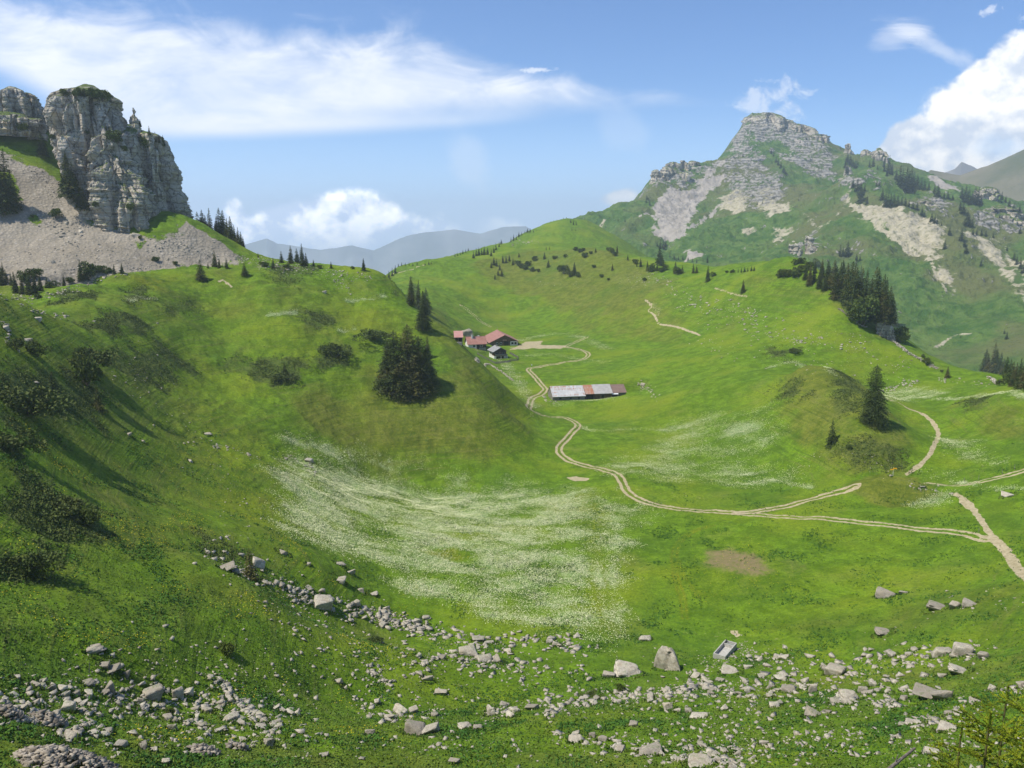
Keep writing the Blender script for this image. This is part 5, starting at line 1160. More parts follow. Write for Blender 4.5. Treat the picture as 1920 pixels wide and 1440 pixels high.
def opening(r, name, mat, x0, x1, z0, z1, y, frame=None, side='front'):
    if side == 'front': o = G().box(x0, x1, y - .06, y + .05, z0, z1).build(name, mat, r)
    else: o = G().box(y - .06, y + .05, x0, x1, z0, z1).build(name, mat, r)
    if frame:
        f = G()
        if side == 'front':
            for a in ((x0 - .1, x1 + .1, y - .1, y - .02, z1, z1 + .12), (x0 - .1, x1 + .1, y - .14, y - .02, z0 - .12, z0), (x0 - .1, x0, y - .1, y - .02, z0, z1), (x1, x1 + .1, y - .1, y - .02, z0, z1)): f.box(*a)
        else:
            for a in ((y - .1, y - .02, x0 - .1, x1 + .1, z1, z1 + .12), (y - .14, y - .02, x0 - .1, x1 + .1, z0 - .12, z0), (y - .1, y - .02, x0 - .1, x0, z0, z1), (y - .1, y - .02, x1, x1 + .1, z0, z1)): f.box(*a)
        f.build('frame', frame, o)
    return o
# --- big barn
p = drop(946, 648); s = float(np.linalg.norm(p - (0, 0, CZ))) / F
r = root('barn', p, .19, 'large barn with a broad red roof and dark brown boarded gable', 'barn')
W_ = 52 * s
gable(r, W_, 27, 2.6, 4.3, WB, RED, over=1.4, gm=WB)
gable_x = W_ / 2
G().box(gable_x - 5.2, gable_x - .3, -.12, -.01, -1, 2.7).build('plaster_wall', WH, r, 'whitewashed corner of the front wall')
G().box(-gable_x + .3, gable_x - .3, -.10, -.01, 2.75, 2.95).build('beam', WD, r)
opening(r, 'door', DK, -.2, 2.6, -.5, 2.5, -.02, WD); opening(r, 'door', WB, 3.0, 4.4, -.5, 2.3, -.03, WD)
opening(r, 'window', GLS, gable_x - 4.4, gable_x - 3.2, .9, 2.0, -.14, WD); opening(r, 'window', GLS, gable_x - 2.4, gable_x - 1.2, .9, 2.0, -.14, WD); opening(r, 'window', GLS, -5.5, -4.3, .9, 2.0, -.02, WH); opening(r, 'window', GLS, -3.0, -1.8, .9, 2.0, -.02, WH)
opening(r, 'shutter', RED2, -1.2, 1.4, 3.2, 3.9, -.02)
G().box(-gable_x - .12, -gable_x - .01, .5, 26, -2, 1.2).build('foundation', SM, r)
v, f = tube([(0, 26.5, 6.9), (0, 26.5, 9.4)], [.06, .04], 6); G().add(v, f).build('mast', WG, r)
# --- house with the pink roof, ridge across the view
p = drop(889, 649); s = float(np.linalg.norm(p - (0, 0, CZ))) / F
r = root('farmhouse', p, rad(90 + 14), 'farmhouse with a plain salmon pink roof and a white chimney', 'house')
ln = 33 * s
gable(r, 9.5, ln, 2.8, 3.6, WD, RED2 if False else RED, over=.7, y0=-ln / 2, x0=4.75 - 9.5 + 0, gm=WH)
XF = -9.5; 
G().box(XF - .06, XF - .0, .5, ln / 2, -1, 2.3).build('plaster_wall', WH, r); G().box(XF, -.2, ln / 2 + .01, ln / 2 + .08, -1.5, 2.8).build('side_wall', WH, r)
G().box(XF - .05, XF + .01, -ln / 2, .4, -2.5, .3).build('foundation', SM, r)
opening(r, 'window', GLS, 1.2, 2.6, .8, 1.9, XF - .08, WH, 'side'); opening(r, 'window', GLS, -3.2, -1.8, .9, 1.9, XF - .02, WH, 'side'); opening(r, 'door', DK, -1.0, .1, -.6, 1.7, XF - .03, WD, 'side')
ch = G().box(-6.3, -5.2, 1.8, 2.9, 5.0, 8.0).build('chimney', WH, r); G().box(-6.5, -5.0, 1.6, 3.1, 8.0, 8.25).build('chimney_cap', SM, ch)
# --- small open shed on the left
p = drop(860, 643); s = float(np.linalg.norm(p - (0, 0, CZ))) / F
r = root('shed', p, .1, 'little open lean-to shed with a faded pink roof, leftmost of the farm', 'shed'); k = 14.5 * s / 2
G().solid([(-k - .3, -.5, 2.3), (k + .3, -.5, 2.3), (k + .3, 5.2, 4.4), (-k - .3, 5.2, 4.4)], (0, 0, .15)).build('roof', RED2, r)
G().box(-k, k, 4.7, 4.85, -1, 4.1).build('back_wall', WD, r); G().box(-k, -k + .15, .3, 4.69, -1, 2.3).box(k - .15, k, .3, 4.69, -1, 2.3).build('side_wall', WD, r)
for x in (-k + .1, 0, k - .1):
    v, f = tube([(x, 0, -1), (x, 0, 2.45)], [.1, .1], 6); G().add(v, f).build('post', WG, r)
hp = G(); hp.box(-k, k * .8, -1.6, -.5, -1, .5); hp.build('stone_plinth', SM, r)
# --- small grey roofs between house and barn
p = drop(906, 646); r = root('store_shed', p, .12, 'low dark store shed with a flat pale roof between farmhouse and barn', 'shed')
G().box(-2.4, 2.2, 0, 4, -1.5, 1.5).build('wall', WD, r); G().solid([(-2.8, -.5, 1.52), (2.6, -.5, 1.52), (2.6, 4.3, 2.1), (-2.8, 4.3, 2.1)], (0, 0, .15)).build('roof', WG, r)
p = drop(902, 626, 545); r = root('back_shed', p, .3, 'small grey roofed shed peeking out behind the farmhouse', 'shed')
gable(r, 6, 7, 2.2, 1.6, WD, GRY, over=.5); G().box(-1, .2, -.06, 0, -.5, 1.8).build('door', DK, r)
# --- chalet
p = drop(938, 672); s = float(np.linalg.norm(p - (0, 0, CZ))) / F
r = root('chalet', p, .36, 'small dark wooden chalet with a grey roof and white base inside a fence', 'chalet')
w = 24 * s
gable(r, w, 9.0, 4.4, 2.0, WD, GRY, over=1.0, base=1.6, basem=WH, gm=WD)
G().box(-w / 2 - .09, -w / 2 - .001, 3.8, 8.9, 1.6, 3.9).build('plaster_wall', WH, r)
opening(r, 'window', GLS, 4.4, 5.2, 2.3, 3.3, -w / 2 - .10, WD, 'side'); opening(r, 'window', GLS, 6.4, 7.2, 2.3, 3.3, -w / 2 - .10, WD, 'side')
bal = G().box(-w / 2, w / 2 + .2, -1.5, -.06, 1.75, 1.9).build('balcony', WD, r)
G().box(-w / 2, w / 2 + .2, -1.56, -1.5, 2.0, 2.75).build('railing', WG, bal)
for x in (-w / 2 + .2, 0, w / 2): G().box(x - .15, x + .15, -1.5, -1.2, -2.0, 1.74).build('post', WH, r)
opening(r, 'door', WB, -.6, .4, 1.95, 3.8, -.02, WG); opening(r, 'window', GLS, 1.4, 2.5, 2.6, 3.5, -.02, WG); opening(r, 'window', GLS, -2.7, -1.6, 2.6, 3.5, -.02, WG); opening(r, 'cellar_door', DK, -2.4, 2.2, -.8, 1.35, -.07)
G().box(-.6, .1, 5.2, 5.9, 5.6, 7.2).build('chimney', SM, r)
# --- fence round the chalet
def fence(name, px, label, cat, n_per, h, rails=(0.35, .8), mat=WG, pr=.06, D=None, closed=False, pick=False):
    pts = np.array([drop(u, v) for u, v in parse(px)[:, :2]]); o = bpy.data.objects.new(name, None); C.objects.link(o); o.location = pts[0]; o['label'] = label; o['category'] = cat
    if closed: pts = np.vstack([pts, pts[:1]])
    P_ = []
    for a, b in zip(pts[:-1], pts[1:]):
        L = np.linalg.norm(b - a); k = max(1, int(L / n_per))
        for i in range(k): P_.append(a + (b - a) * i / k)
    if not closed: P_.append(pts[-1])
    P_ = [np.array([q[0], q[1], T.z(np.array([q[0]]), np.array([q[1]]))[0]]) - pts[0] for q in P_]
    if closed: P_.append(P_[0])
    for q in (P_[:-1] if closed else P_):
        v, f = tube([q + (0, 0, -.3), q + (0, 0, h)], [pr, pr * .8], 5); G().add(v, f).build('post', mat, o)
    g = G()
    for zz in rails:
        for a, b in zip(P_[:-1], P_[1:]):
            v, f = tube([a + (0, 0, zz * h), b + (0, 0, zz * h)], [pr * .7] * 2, 4); g.add(v, f)
            if pick:
                L = np.linalg.norm(b - a); m_ = int(L / .22)
                if zz == rails[0]:
                    for i in range(m_):
                        c = a + (b - a) * (i + .5) / m_; v, f = tube([c + (0, 0, .02), c + (0, 0, h)], [.055, .05], 4); g.add(v, f)
    if rails: g.build('rails', mat, o)
fence('picket_fence', '895,664 903,669 915,675 928,682 945,680 958,677 970,676 972,672 963,667 956,663', 'grey picket fence closing off the garden in front of the chalet', 'fence', 2.4, 1.15, pick=True)
for i, (u, v, lb) in enumerate(((1879, 889, 'pale fence post standing highest beside the right double track but one'), (1835, 899, 'pale fence post in the middle of the row along the right double track'), (1808, 904, 'short pale fence post, lowest of the row along the right double track'), (1902, 880, 'pale fence post farthest right in the row along the double track'), (1835, 998, 'thin post beside the lower track junction'), (167, 1262, 'leaning wooden stake on the lower left slope'))):
    p = drop(u, v); s = float(np.linalg.norm(p - (0, 0, CZ))) / F; hh = (18 if i == 5 else 8) * s
    v_, f_ = tube([(0, 0, -.2), (.12 * (i == 5) * hh, 0, hh)], [.07 if i < 5 else .05, .05 if i < 5 else .035], 6)
    o = link('fence_post', mesh_from('fence_post', v_, f_, WG), label=lb, cat='post', loc=p)
p = drop(1674, 893); s = float(np.linalg.norm(p - (0, 0, CZ))) / F
r = root('signpost', p, -.3, 'signpost with yellow boards at the foot of the knoll', 'signpost'); v, f = tube([(0, 0, -.3), (0, 0, 2.6)], [.05, .05], 8); G().add(v, f).build('post', M('zinc_post').color((.55, .56, .57)).mat, r)
YL = M('yellow_board').color((.85, .42, .015)).mat
G().box(-.08, .9, -.10, -.055, 2.2, 2.5).build('board', YL, r); G().box(-.8, .1, -.10, -.055, 1.85, 2.12).build('board', YL, r)
# --- long shed
p = drop(1037, 751); s = float(np.linalg.norm(p - (0, 0, CZ))) / F
r = root('cattle_shed', p, .165, 'long low cattle shed with silver, rusty, grey and brown tin roof sections', 'shed'); k = s
def section(x0, x1, ez, rise, dep, roofm, wallm, y0=0.0, label=None):
    g = G().box(x0 + .2, x1 - .2, y0, y0 + dep * 2 - .4, -2.5, ez).build('wall', wallm, r)
    for sg, yy in ((1, y0 - .9), (-1, y0 + 2 * dep + .5)):
        ym = y0 + dep; zE = ez - .15
        G().solid([(x0, yy, zE), (x1, yy, zE), (x1, ym, ez + rise), (x0, ym, ez + rise)], (0, 0, .14)).build('roof', roofm, r, label if sg > 0 else None)
    e = G()
    for xx in (x0 + .25, x1 - .45): e.solid([(xx, y0, ez), (xx, y0 + dep * 2 - .4, ez), (xx, y0 + dep - .2, ez + rise - .35)], (.2, 0, 0))
    e.build('gable', wallm, r)
section(-.4, 15.6, 1.9, 3.8, 5.6, SIL, WG, label='silver tin roof with rows of rust spots'); section(15.65, 19.9, 2.7, 3.1, 5.3, ORG, WD, y0=.3, label='orange rusted tin roof'); section(19.95, 29.0, 2.7, 3.2, 5.3, PAL, WB, y0=.3, label='pale grey tin roof'); section(29.05, 36.2, 2.6, 2.9, 4.6, BRN, WG, y0=1.6, label='brown roof')
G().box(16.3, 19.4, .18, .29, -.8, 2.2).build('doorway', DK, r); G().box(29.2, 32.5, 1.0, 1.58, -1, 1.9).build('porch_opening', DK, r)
G().solid([(28.6, -.4, 2.0), (31.8, -.4, 2.0), (31.8, 2.2, 2.6), (28.6, 2.2, 2.6)], (0, 0, .12)).build('porch_roof', WHT, r); v, f = tube([(31.6, -.2, -1.2), (31.6, -.2, 2.0)], [.1, .1], 6); G().add(v, f).build('post', WH, r)
G().box(-.2, 6.5, -1.6, -.05, -2.5, -.35).build('stone_terrace', SM, r); G().box(6.6, 15.3, -.3, -.05, -2.5, .25).build('foundation', SM, r); G().box(20.2, 28.8, -.05, .28, -2.5, -.1).build('foundation', SM, r)
opening(r, 'window', GLS, 3, 4, .5, 1.2, -.03, WG); opening(r, 'window', GLS, 8, 9, .5, 1.2, -.03, WG); opening(r, 'window', GLS, 12, 13, .5, 1.2, -.03, WG); opening(r, 'door', WD, 23.5, 25, -.1, 1.9, .26, WG)
# --- concrete trough
cm_ = M('concrete'); cm_.color(cm_.mix(cm_.noise(2, 5, .6).step(.35, .7), (.36, .35, .31), (.50, .48, .43))); cm_.bump(cm_.noise(12), .3, .02)
p = drop(1348, 1236); s = float(np.linalg.norm(p - (0, 0, CZ))) / F
r = root('water_trough', (p[0], p[1], p[2] + .1), -.60, 'rectangular concrete water trough set in the grass among small stones', 'trough')
w, L, hh, t = 2.3, 6.2, .75, .2
G().box(-w / 2, w / 2, 0, t, -.9, hh).box(-w / 2, w / 2, L - t, L, -.9, hh).box(-w / 2, -w / 2 + t, t, L - t, -.9, hh).box(w / 2 - t, w / 2, t, L - t, -.9, hh).build('basin', cm_.mat, r)
G().box(-w / 2 + t, w / 2 - t, t, L - t, -.9, .02).build('floor', cm_.mat, r); G().box(-w / 2 + t, w / 2 - t, L - 1.25, L - 1.1, .02, hh - .1).build('partition', cm_.mat, r)
wm = M('water_film'); wm.color((.20, .22, .20)); wm.bsdf.inputs['Roughness'].default_value = .15; G().box(-w / 2 + t, w / 2 - t, L - 1.1, L - t, .02, .35).build('water', wm.mat, r)
v, f = tube([(-w / 2 + .35, L - .3, -.2), (-w / 2 + .35, L - .3, 1.15), (-w / 2 + .45, L - .6, 1.2)], [.07] * 3, 8); G().add(v, f).build('spout', M('iron').color((.05, .05, .05)).mat, r)
# --- walker on the track (a continuous skinned body)
p = drop(997, 688.2)
me = bpy.data.meshes.new('person'); bm = bmesh.new(); J = {}
def jt(n, x, y, z): J[n] = bm.verts.new((x, y, z))
for q in (('pel', 0, 0, .98), ('che', 0, .02, 1.35), ('nek', 0, .02, 1.52), ('hed', 0, 0, 1.68), ('top', 0, 0, 1.78), ('hl', -.11, 0, .92), ('kl', -.12, -.12, .52), ('al', -.12, .03, .08), ('tl', -.12, -.12, .03), ('hr', .11, 0, .92), ('kr', .12, .06, .52), ('ar', .12, .24, .10), ('tr', .12, .12, .03),
          ('sl', -.2, .02, 1.43), ('el', -.27, .08, 1.15), ('wl', -.25, -.10, .95), ('ml', -.24, -.17, .88), ('sr', .2, .02, 1.43), ('er', .27, .0, 1.15), ('wr', .25, -.2, 1.05), ('mr', .24, -.28, 1.04)): jt(*q)
for a, b in (('pel', 'che'), ('che', 'nek'), ('nek', 'hed'), ('hed', 'top'), ('pel', 'hl'), ('hl', 'kl'), ('kl', 'al'), ('al', 'tl'), ('pel', 'hr'), ('hr', 'kr'), ('kr', 'ar'), ('ar', 'tr'), ('che', 'sl'), ('sl', 'el'), ('el', 'wl'), ('wl', 'ml'), ('che', 'sr'), ('sr', 'er'), ('er', 'wr'), ('wr', 'mr')): bm.edges.new((J[a], J[b]))
bm.verts.index_update(); idx = {k: v_.index for k, v_ in J.items()}; bm.to_mesh(me); bm.free()
R_s = dict(pel=.15, che=.17, nek=.06, hed=.10, top=.07, hl=.10, kl=.065, al=.045, tl=.045, hr=.10, kr=.065, ar=.045, tr=.045, sl=.075, el=.05, wl=.035, ml=.03, sr=.075, er=.05, wr=.035, mr=.03)
cl = M('hiking_clothes'); _, _, zc = cl.sep(cl.coord()); cl.color(cl.mix(zc.step(1.5, 1.52), cl.mix(zc.step(.93, .96), (.06, .07, .10), (.62, .66, .72)), (.42, .27, .19)))
me.materials.append(cl.mat); o = link('person', me, label='person in a light top and dark trousers walking on the track bend below the farm', cat='person', loc=p); o.rotation_euler = (0, 0, .5)
mod = o.modifiers.new('skin', 'SKIN'); sub = o.modifiers.new('sub', 'SUBSURF'); sub.levels = sub.render_levels = 1
for k_, r_ in R_s.items(): me.skin_vertices[0].data[idx[k_]].radius = (r_, r_)
me.skin_vertices[0].data[idx['pel']].use_root = True
G().box(-.16, .16, .13, .33, 1.08, 1.5).build('backpack', M('blue_backpack').color((.10, .22, .42)).mat, o)
# ------------------------------------------------------------------ meadow flowers and leafy ground plants (uncountable: one mesh each)
rg = np.random.default_rng(9)
nd_ = len(T.D); cell = (np.gradient(T.D)[None, :] * (T.D[None, :] * np.gradient(T.az)[:, None])).ravel()
def scatter(weight, n, hgt, size, k, flat, seed):
    w = weight * cell; w = np.where(T.D[None, :].repeat(len(T.az), 0).ravel() > 58, w, 0); w = w / w.sum()
    I = rg.choice(len(w), n, p=w); a = I // nd_; b = I % nd_
    R_ = T.D[b] * (1 + rg.normal(0, .0016, n)); A_ = T.az[a] + rg.normal(0, .0004, n)
    x, y = R_ * np.sin(A_), R_ * np.cos(A_); z = T.z(x, y)
    Vs = []
    for q in range(k):
        s = size * rg.uniform(.55, 1.35, n); c = np.stack([x + rg.normal(0, size * .6, n), y + rg.normal(0, size * .6, n), z + hgt * rg.uniform(.4, 1.1, n)], 1)
        ax = rg.normal(0, 1, (n, 3)); ax[:, 2] *= (.25 if flat else 1.2); ax /= np.linalg.norm(ax, axis=1)[:, None]
        sd = np.cross(ax, rg.normal(0, .45 if flat else 1, (n, 3)) + (0, 0, 1)); sd /= np.linalg.norm(sd, axis=1)[:, None]
        Vs.append(np.stack([c - ax * s[:, None] * .5, c - sd * s[:, None] * .4, c + ax * s[:, None] * .5, c + sd * s[:, None] * .4], 1).reshape(-1, 3))
    V = np.vstack(Vs); return V, np.arange(len(V)).reshape(-1, 4)
fw = M('white_umbels'); fw.color(fw.mix(fw.noise(.5, 3, .6, vec=fw.coord('World')).step(.4, .7), (.68, .69, .42), (.44, .49, .20))); fw.bsdf.inputs['Specular IOR Level'].default_value = .1
flw = P.a['flower']; st_ = fbm2(P.x * .45 + P.y * .2, P.y * 1.1, 5, 4, ox=15)
V, Fq = scatter(np.clip(flw - .08, 0, 1) ** 1.3 * np.clip(.95 + .9 * st_, .15, 2), int(300000), .34, .17, 1, True, 1)
link('white_meadow_flowers', mesh_from('white_meadow_flowers', V, Fq, fw.mat), kind='stuff', label='white umbel flowers spread over the meadow')
lf = M('leafy_plants'); pp = lf.coord('World'); lf.color(lf.mix(lf.noise(.4, 3, .6, vec=pp).step(.35, .65), (.034, .100, .014), (.070, .165, .018)))
Rr = np.hypot(P.x, P.y); nz_ = fbm2(P.x, P.y, 9, 4, ox=33)
wgt = sstep(-.05, .35, nz_ + .15 * P.a['flower']) * sstep(300, 200, Rr) * (1 - P.a['dirt']) * (.25 + P.a['tuft'] * .9) / np.maximum(Rr, 60)
V, Fq = scatter(wgt, 42000, .14, .27, 3, False, 2)
link('leafy_ground_plants', mesh_from('leafy_ground_plants', V, Fq, lf.mat), kind='stuff')
gl = M('grass_tufts'); pp = gl.coord('World'); gl.color(gl.mix(gl.noise(.3, 3, .6, vec=pp).step(.35, .65), (.06, .13, .012), (.14, .19, .03)))
V, Fq = scatter(sstep(170, 90, Rr) * (1 - P.a['dirt']) / np.maximum(Rr, 60) ** 1.5, 60000, .10, .24, 2, False, 3)
cs_ = []
for q in IND:                                # grass growing up against the boulders
    if q['d'] > 330: continue
    w_ = q['w'] * q['d'] / F * .5; k_ = max(8, int(w_ * 26)); a_ = rg.uniform(0, 6.28, k_)
    cs_.append(np.stack([q['o'].location.x + w_ * 1.02 * np.cos(a_) * rg.uniform(.85, 1.12, k_), q['o'].location.y + w_ * .85 * np.sin(a_) * rg.uniform(.85, 1.12, k_)], 1))
cs_ = np.vstack(cs_); n_ = len(cs_); zz_ = T.z(cs_[:, 0], cs_[:, 1]); vv_ = []
for q in range(4):
    s_ = rg.uniform(.16, .38, n_); c_ = np.stack([cs_[:, 0] + rg.normal(0, .12, n_), cs_[:, 1] + rg.normal(0, .12, n_), zz_ + s_ * .45], 1)
    ax = rg.normal(0, .45, (n_, 3)) + (0, 0, 1); ax /= np.linalg.norm(ax, axis=1)[:, None]; sd = np.cross(ax, rg.normal(0, 1, (n_, 3))); sd /= np.linalg.norm(sd, axis=1)[:, None]
    vv_.append(np.stack([c_ - ax * s_[:, None] * .6, c_ - sd * s_[:, None] * .35, c_ + ax * s_[:, None] * .6, c_ + sd * s_[:, None] * .35], 1).reshape(-1, 3))
V = np.vstack([V] + vv_); Fq = np.arange(len(V)).reshape(-1, 4)
link('grass_tufts', mesh_from('grass_tufts', V, Fq, gl.mat), kind='stuff')
hm_ = M('heath_tufts'); pp = hm_.coord('World'); hm_.color(hm_.mix(hm_.noise(.5, 3, .6, vec=pp).step(.35, .65), (.045, .075, .014), (.115, .145, .032)))
V, Fq = scatter(np.clip(P.a['heath'] * (.5 + 1.2 * nz_), 0, 1) / np.maximum(Rr, 60), 30000, .22, .32, 3, False, 6)
link('heath_tufts', mesh_from('heath_tufts', V, Fq, hm_.mat), kind='stuff')
yf = M('yellow_flowers').color((.62, .50, .02)).mat
V, Fq = scatter(sstep(.1, .4, fbm2(P.x, P.y, 14, 3, ox=70)) * (Rr < 190) * sstep(0, -40, P.x) + P.a['yellow'] * (Rr < 300) * .6, 9000, .2, .13, 1, True, 4)
link('yellow_meadow_flowers', mesh_from('yellow_meadow_flowers', V, Fq, yf), kind='stuff')
# ------------------------------------------------------------------ young spruces and the dead branch right in front of the camera
def near_spruce(name, u, v, Dn, label, seed, shoots, R0=.55):
    r = np.random.default_rng(seed); a, e = ray(u, v); a = float(a); e = float(e)
    top = np.array([Dn * math.sin(a), Dn * math.cos(a), Dn * e + CZ]); gz = T.z(top[:1], top[1:2])[0]; base = np.array([top[0], top[1], gz]); Hh = top[2] - gz
    rt = bpy.data.objects.new(name, None); C.objects.link(rt); rt.location = base; rt['label'] = label; rt['category'] = 'spruce'
    N, tubes = [], []
    def shoot(p0, d, L, thick=.006, dens=260, nl=.017):
        d = d / np.linalg.norm(d); p1 = p0 + d * L; tubes.append(tube([p0, (p0 + p1) / 2 + r.normal(0, .004, 3), p1], [thick * .6, thick * .5, thick * .3], 5))
        n = int(dens * 2.4 * L); t = r.random(n); c = p0 + d * (t * L)[:, None]
        o = np.cross(d, r.normal(0, 1, (n, 3))); o /= np.linalg.norm(o, axis=1)[:, None]; ax = o * .8 + d * .7 + (0, 0, .15); ax /= np.linalg.norm(ax, axis=1)[:, None]
        sd = np.cross(ax, r.normal(0, 1, (n, 3))); sd /= np.linalg.norm(sd, axis=1)[:, None]; w = .0038
        N.append(np.stack([c - sd * w, c + ax * nl * .55 - sd * w * 1.2, c + ax * nl, c + ax * nl * .55 + sd * w * 1.2], 1).reshape(-1, 3)); return p1
    tubes.append(tube([(0, 0, -.1), (0, 0, Hh * .5), (0, 0, Hh * .88)], [.018, .013, .008], 6)); shoot(np.array([0, 0, Hh * .84]), np.array([.02, 0, 1.]), Hh * .16, .008, 420, .02)
    for i in range(shoots):
        t = r.uniform(.12, .93); z = Hh * t; L = R0 * (1 - t) ** .7 + .10; ph = r.uniform(0, 6.28); d = np.array([math.cos(ph), math.sin(ph), r.uniform(.05, .45)]); p = np.array([0, 0, z]); n = max(2, int(L / .11))
        for q in range(n):
            p2 = shoot(p, d, L / n, .006, 300)
            for sg in (-1, 1):
                s = np.cross(d, (0, 0, 1)) * sg; s = s / np.linalg.norm(s); shoot(p2, s * .8 + d * .8 + (0, 0, r.uniform(-.1, .35)), (.05 + .12 * (1 - q / n)) * r.uniform(.6, 1.2), .004, 300)
            p = p2; d = d + (0, 0, .07) + r.normal(0, .05, 3)
    V = np.vstack(N); link('foliage', mesh_from('foliage', V, np.arange(len(V)).reshape(-1, 4), NYNG), rt)
    v, f = join(tubes); link('stem', mesh_from('stem', v, f, YBARK), rt)
nm = M('young_needles'); nm.color(nm.mix(nm.noise(5, 3, .6).step(.35, .65), (.08, .15, .008), (.30, .34, .015))); NYNG = nm.mat
YBARK = M('young_bark').color((.11, .10, .035)).mat
near_spruce('young_spruce', 1857, 1336, 8.6, 'yellow green young spruce top in the lower right corner, close to the camera', 1, 30)
near_spruce('young_spruce', 1804, 1356, 8.9, 'thin spruce shoot left of the close young spruce in the lower right', 2, 9, .34)
near_spruce('young_spruce', 1890, 1284, 9.3, 'tall slim spruce leader at the right edge, behind the close young spruce', 3, 22, .45)
near_spruce('young_spruce', 1940, 1300, 8.0, 'dark young spruce cut off by the right picture edge', 4, 30)
near_spruce('young_spruce', 1798, 1420, 8.8, 'single lowest spruce shoot at the bottom right edge', 5, 6, .22)
a0_, e0_ = ray(1715, 1403); a0_ = float(a0_); tip = np.array([7.5 * math.sin(a0_), 7.5 * math.cos(a0_), 7.5 * float(e0_) + CZ])
a1_, e1_ = ray(1600, 1500); a1_ = float(a1_); mid = np.array([6.6 * math.sin(a1_), 6.6 * math.cos(a1_), 6.6 * float(e1_) + CZ]); bs = mid + (mid - tip) * .9; bs[2] = T.z(bs[:1], bs[1:2])[0]
v, f = tube([bs, mid, (mid + tip) / 2 + (.0, 0, .012), tip], [.026, .020, .016, .011], 8); v2, f2 = tube([mid * .35 + tip * .65, mid * .3 + tip * .7 + (.01, .02, .07)], [.006, .003], 5)
vv, ff = join([(v, f), (v2, f2)]); db = M('dead_wood'); db.color(db.mix(db.noise(30).step(.35, .65), (.10, .08, .065), (.20, .17, .145)))
link('dead_branch', mesh_from('dead_branch', vv, ff, db.mat), label='bare grey dead branch reaching in from the bottom edge at the lower right', cat='branch')
# ------------------------------------------------------------------ labels that single out the remaining trees, bushes and rocks
ORD = ['first', 'second', 'third', 'fourth', 'fifth', 'sixth', 'seventh', 'eighth', 'ninth', 'tenth', 'eleventh', 'twelfth', 'thirteenth', 'fourteenth', 'fifteenth', 'sixteenth']
ORD += ['%dth' % i for i in range(17, 90)]
def ordinal(i, n): return 'only one' if n == 1 else 'leftmost' if i == 0 else 'rightmost' if i == n - 1 else ORD[i] + ' from left'
TREG = [('on the grassy crown of the rock tower', 100, 216, 160, 200), ('on the face of the rock tower', 160, 250, 236, 300), ('on the right shoulder of the rock tower', 250, 320, 225, 292), ('in the left scree cluster', -60, 34, 360, 405),
        ('against the left foot of the rock tower', 85, 170, 285, 395), ('on the slope left of the rock tower', 20, 130, 240, 320), ('in the dark row falling right of the tower', 340, 470, 385, 480), ('on the scree', 40, 300, 385, 470),
        ('in the clump at the left foot of the scree', -10, 95, 505, 575), ('at the lower rim of the scree', 95, 300, 480, 545), ('on the near hill rim right of the scree', 300, 505, 485, 530), ('on the skyline of the near hill', 480, 700, 470, 512),
        ('on the far saddle skyline', 720, 885, 460, 525), ('in the dark row left of centre', 884, 945, 452, 486), ('on the second ridge crest', 950, 1012, 432, 458), ('on the pale hump crest', 1028, 1069, 408, 432), ('in the tall dark cluster on the hump', 1060, 1090, 425, 465),
        ('in the steep thicket on the central ridge', 918, 966, 484, 530), ('on the upper central ridge', 960, 1065, 460, 492), ('on the lower central ridge', 960, 1140, 493, 530), ('at the right of the central ridge', 1065, 1165, 462, 512), ('on the skyline step right of the central ridge', 1166, 1222, 480, 530), ('on the skyline under the mountain', 1223, 1345, 500, 535),
        ('in the gully below the mountain scree', 1228, 1253, 450, 505), ('in the row below the mountain scree', 1254, 1330, 478, 500), ('on the low skyline right of centre', 1355, 1420, 500, 520), ('at the left tip of the right ridge', 1455, 1506, 490, 526), ('in the upper part of the wood on the right ridge', 1507, 1572, 494, 549), ('in the dense wood on the right ridge', 1560, 1680, 510, 612),
        ('in the stand at the right picture edge', 1840, 1935, 686, 735), ('along the stone wall on the right ridge', 1720, 1770, 660, 702), ('among the mountain teeth', 1570, 1640, 270, 395), ('on the right ridge crest of the mountain', 1637, 1700, 300, 365), ('in the dark stand right of the teeth', 1701, 1790, 340, 380),
        ('above the tan erosion slope', 1650, 1770, 370, 425), ('on the grey slabs at the right', 1795, 1925, 364, 430), ('between the two tan erosion slopes', 1768, 1830, 415, 500), ('right of the second tan slope', 1830, 1925, 400, 520), ('low on the right mountain side', 1800, 1900, 620, 640), ('on the lower mountain above the wood', 1550, 1615, 475, 495), ('on the summit slope of the mountain', 1380, 1560, 255, 392), ('on the left shoulder of the mountain', 1150, 1225, 370, 420)]
KN = dict(s='small spruce', b='big dark spruce', y='young spruce', f='tiny spruce', m='low brown green shrub', j='dark green bush', r='round crowned tree')
rest = [q for q in PL if not q.get('done')]
bins = {}
for q in rest:
    for i, (t, a, b, c, d_) in enumerate(TREG):
        if a <= q['u'] <= b and c <= q['v'] <= d_: bins.setdefault((i, KN[q['kind']]), []).append(q); break
    else: bins.setdefault((-1, KN[q['kind']]), []).append(q)
for (i, kn), L in bins.items():
    L.sort(key=lambda q: q['u']); where = TREG[i][0] if i >= 0 else 'apart on the slope'
    for k, q in enumerate(L): q['o']['label'] = f'{kn}, {ordinal(k, len(L))} {where}'
anch = [(q['u'], q['v'], q['label']) for q in ROCKS if q['label']]
bins = {}
for q in IND:
    if q['label']: continue
    side = 'left' if q['u'] < 320 else 'middle' if q['u'] < 1e9 else ''
    size = 'chunky' if q['h'] > q['w'] * .56 else 'flat'
    bins.setdefault((q['region'], size), []).append(q)
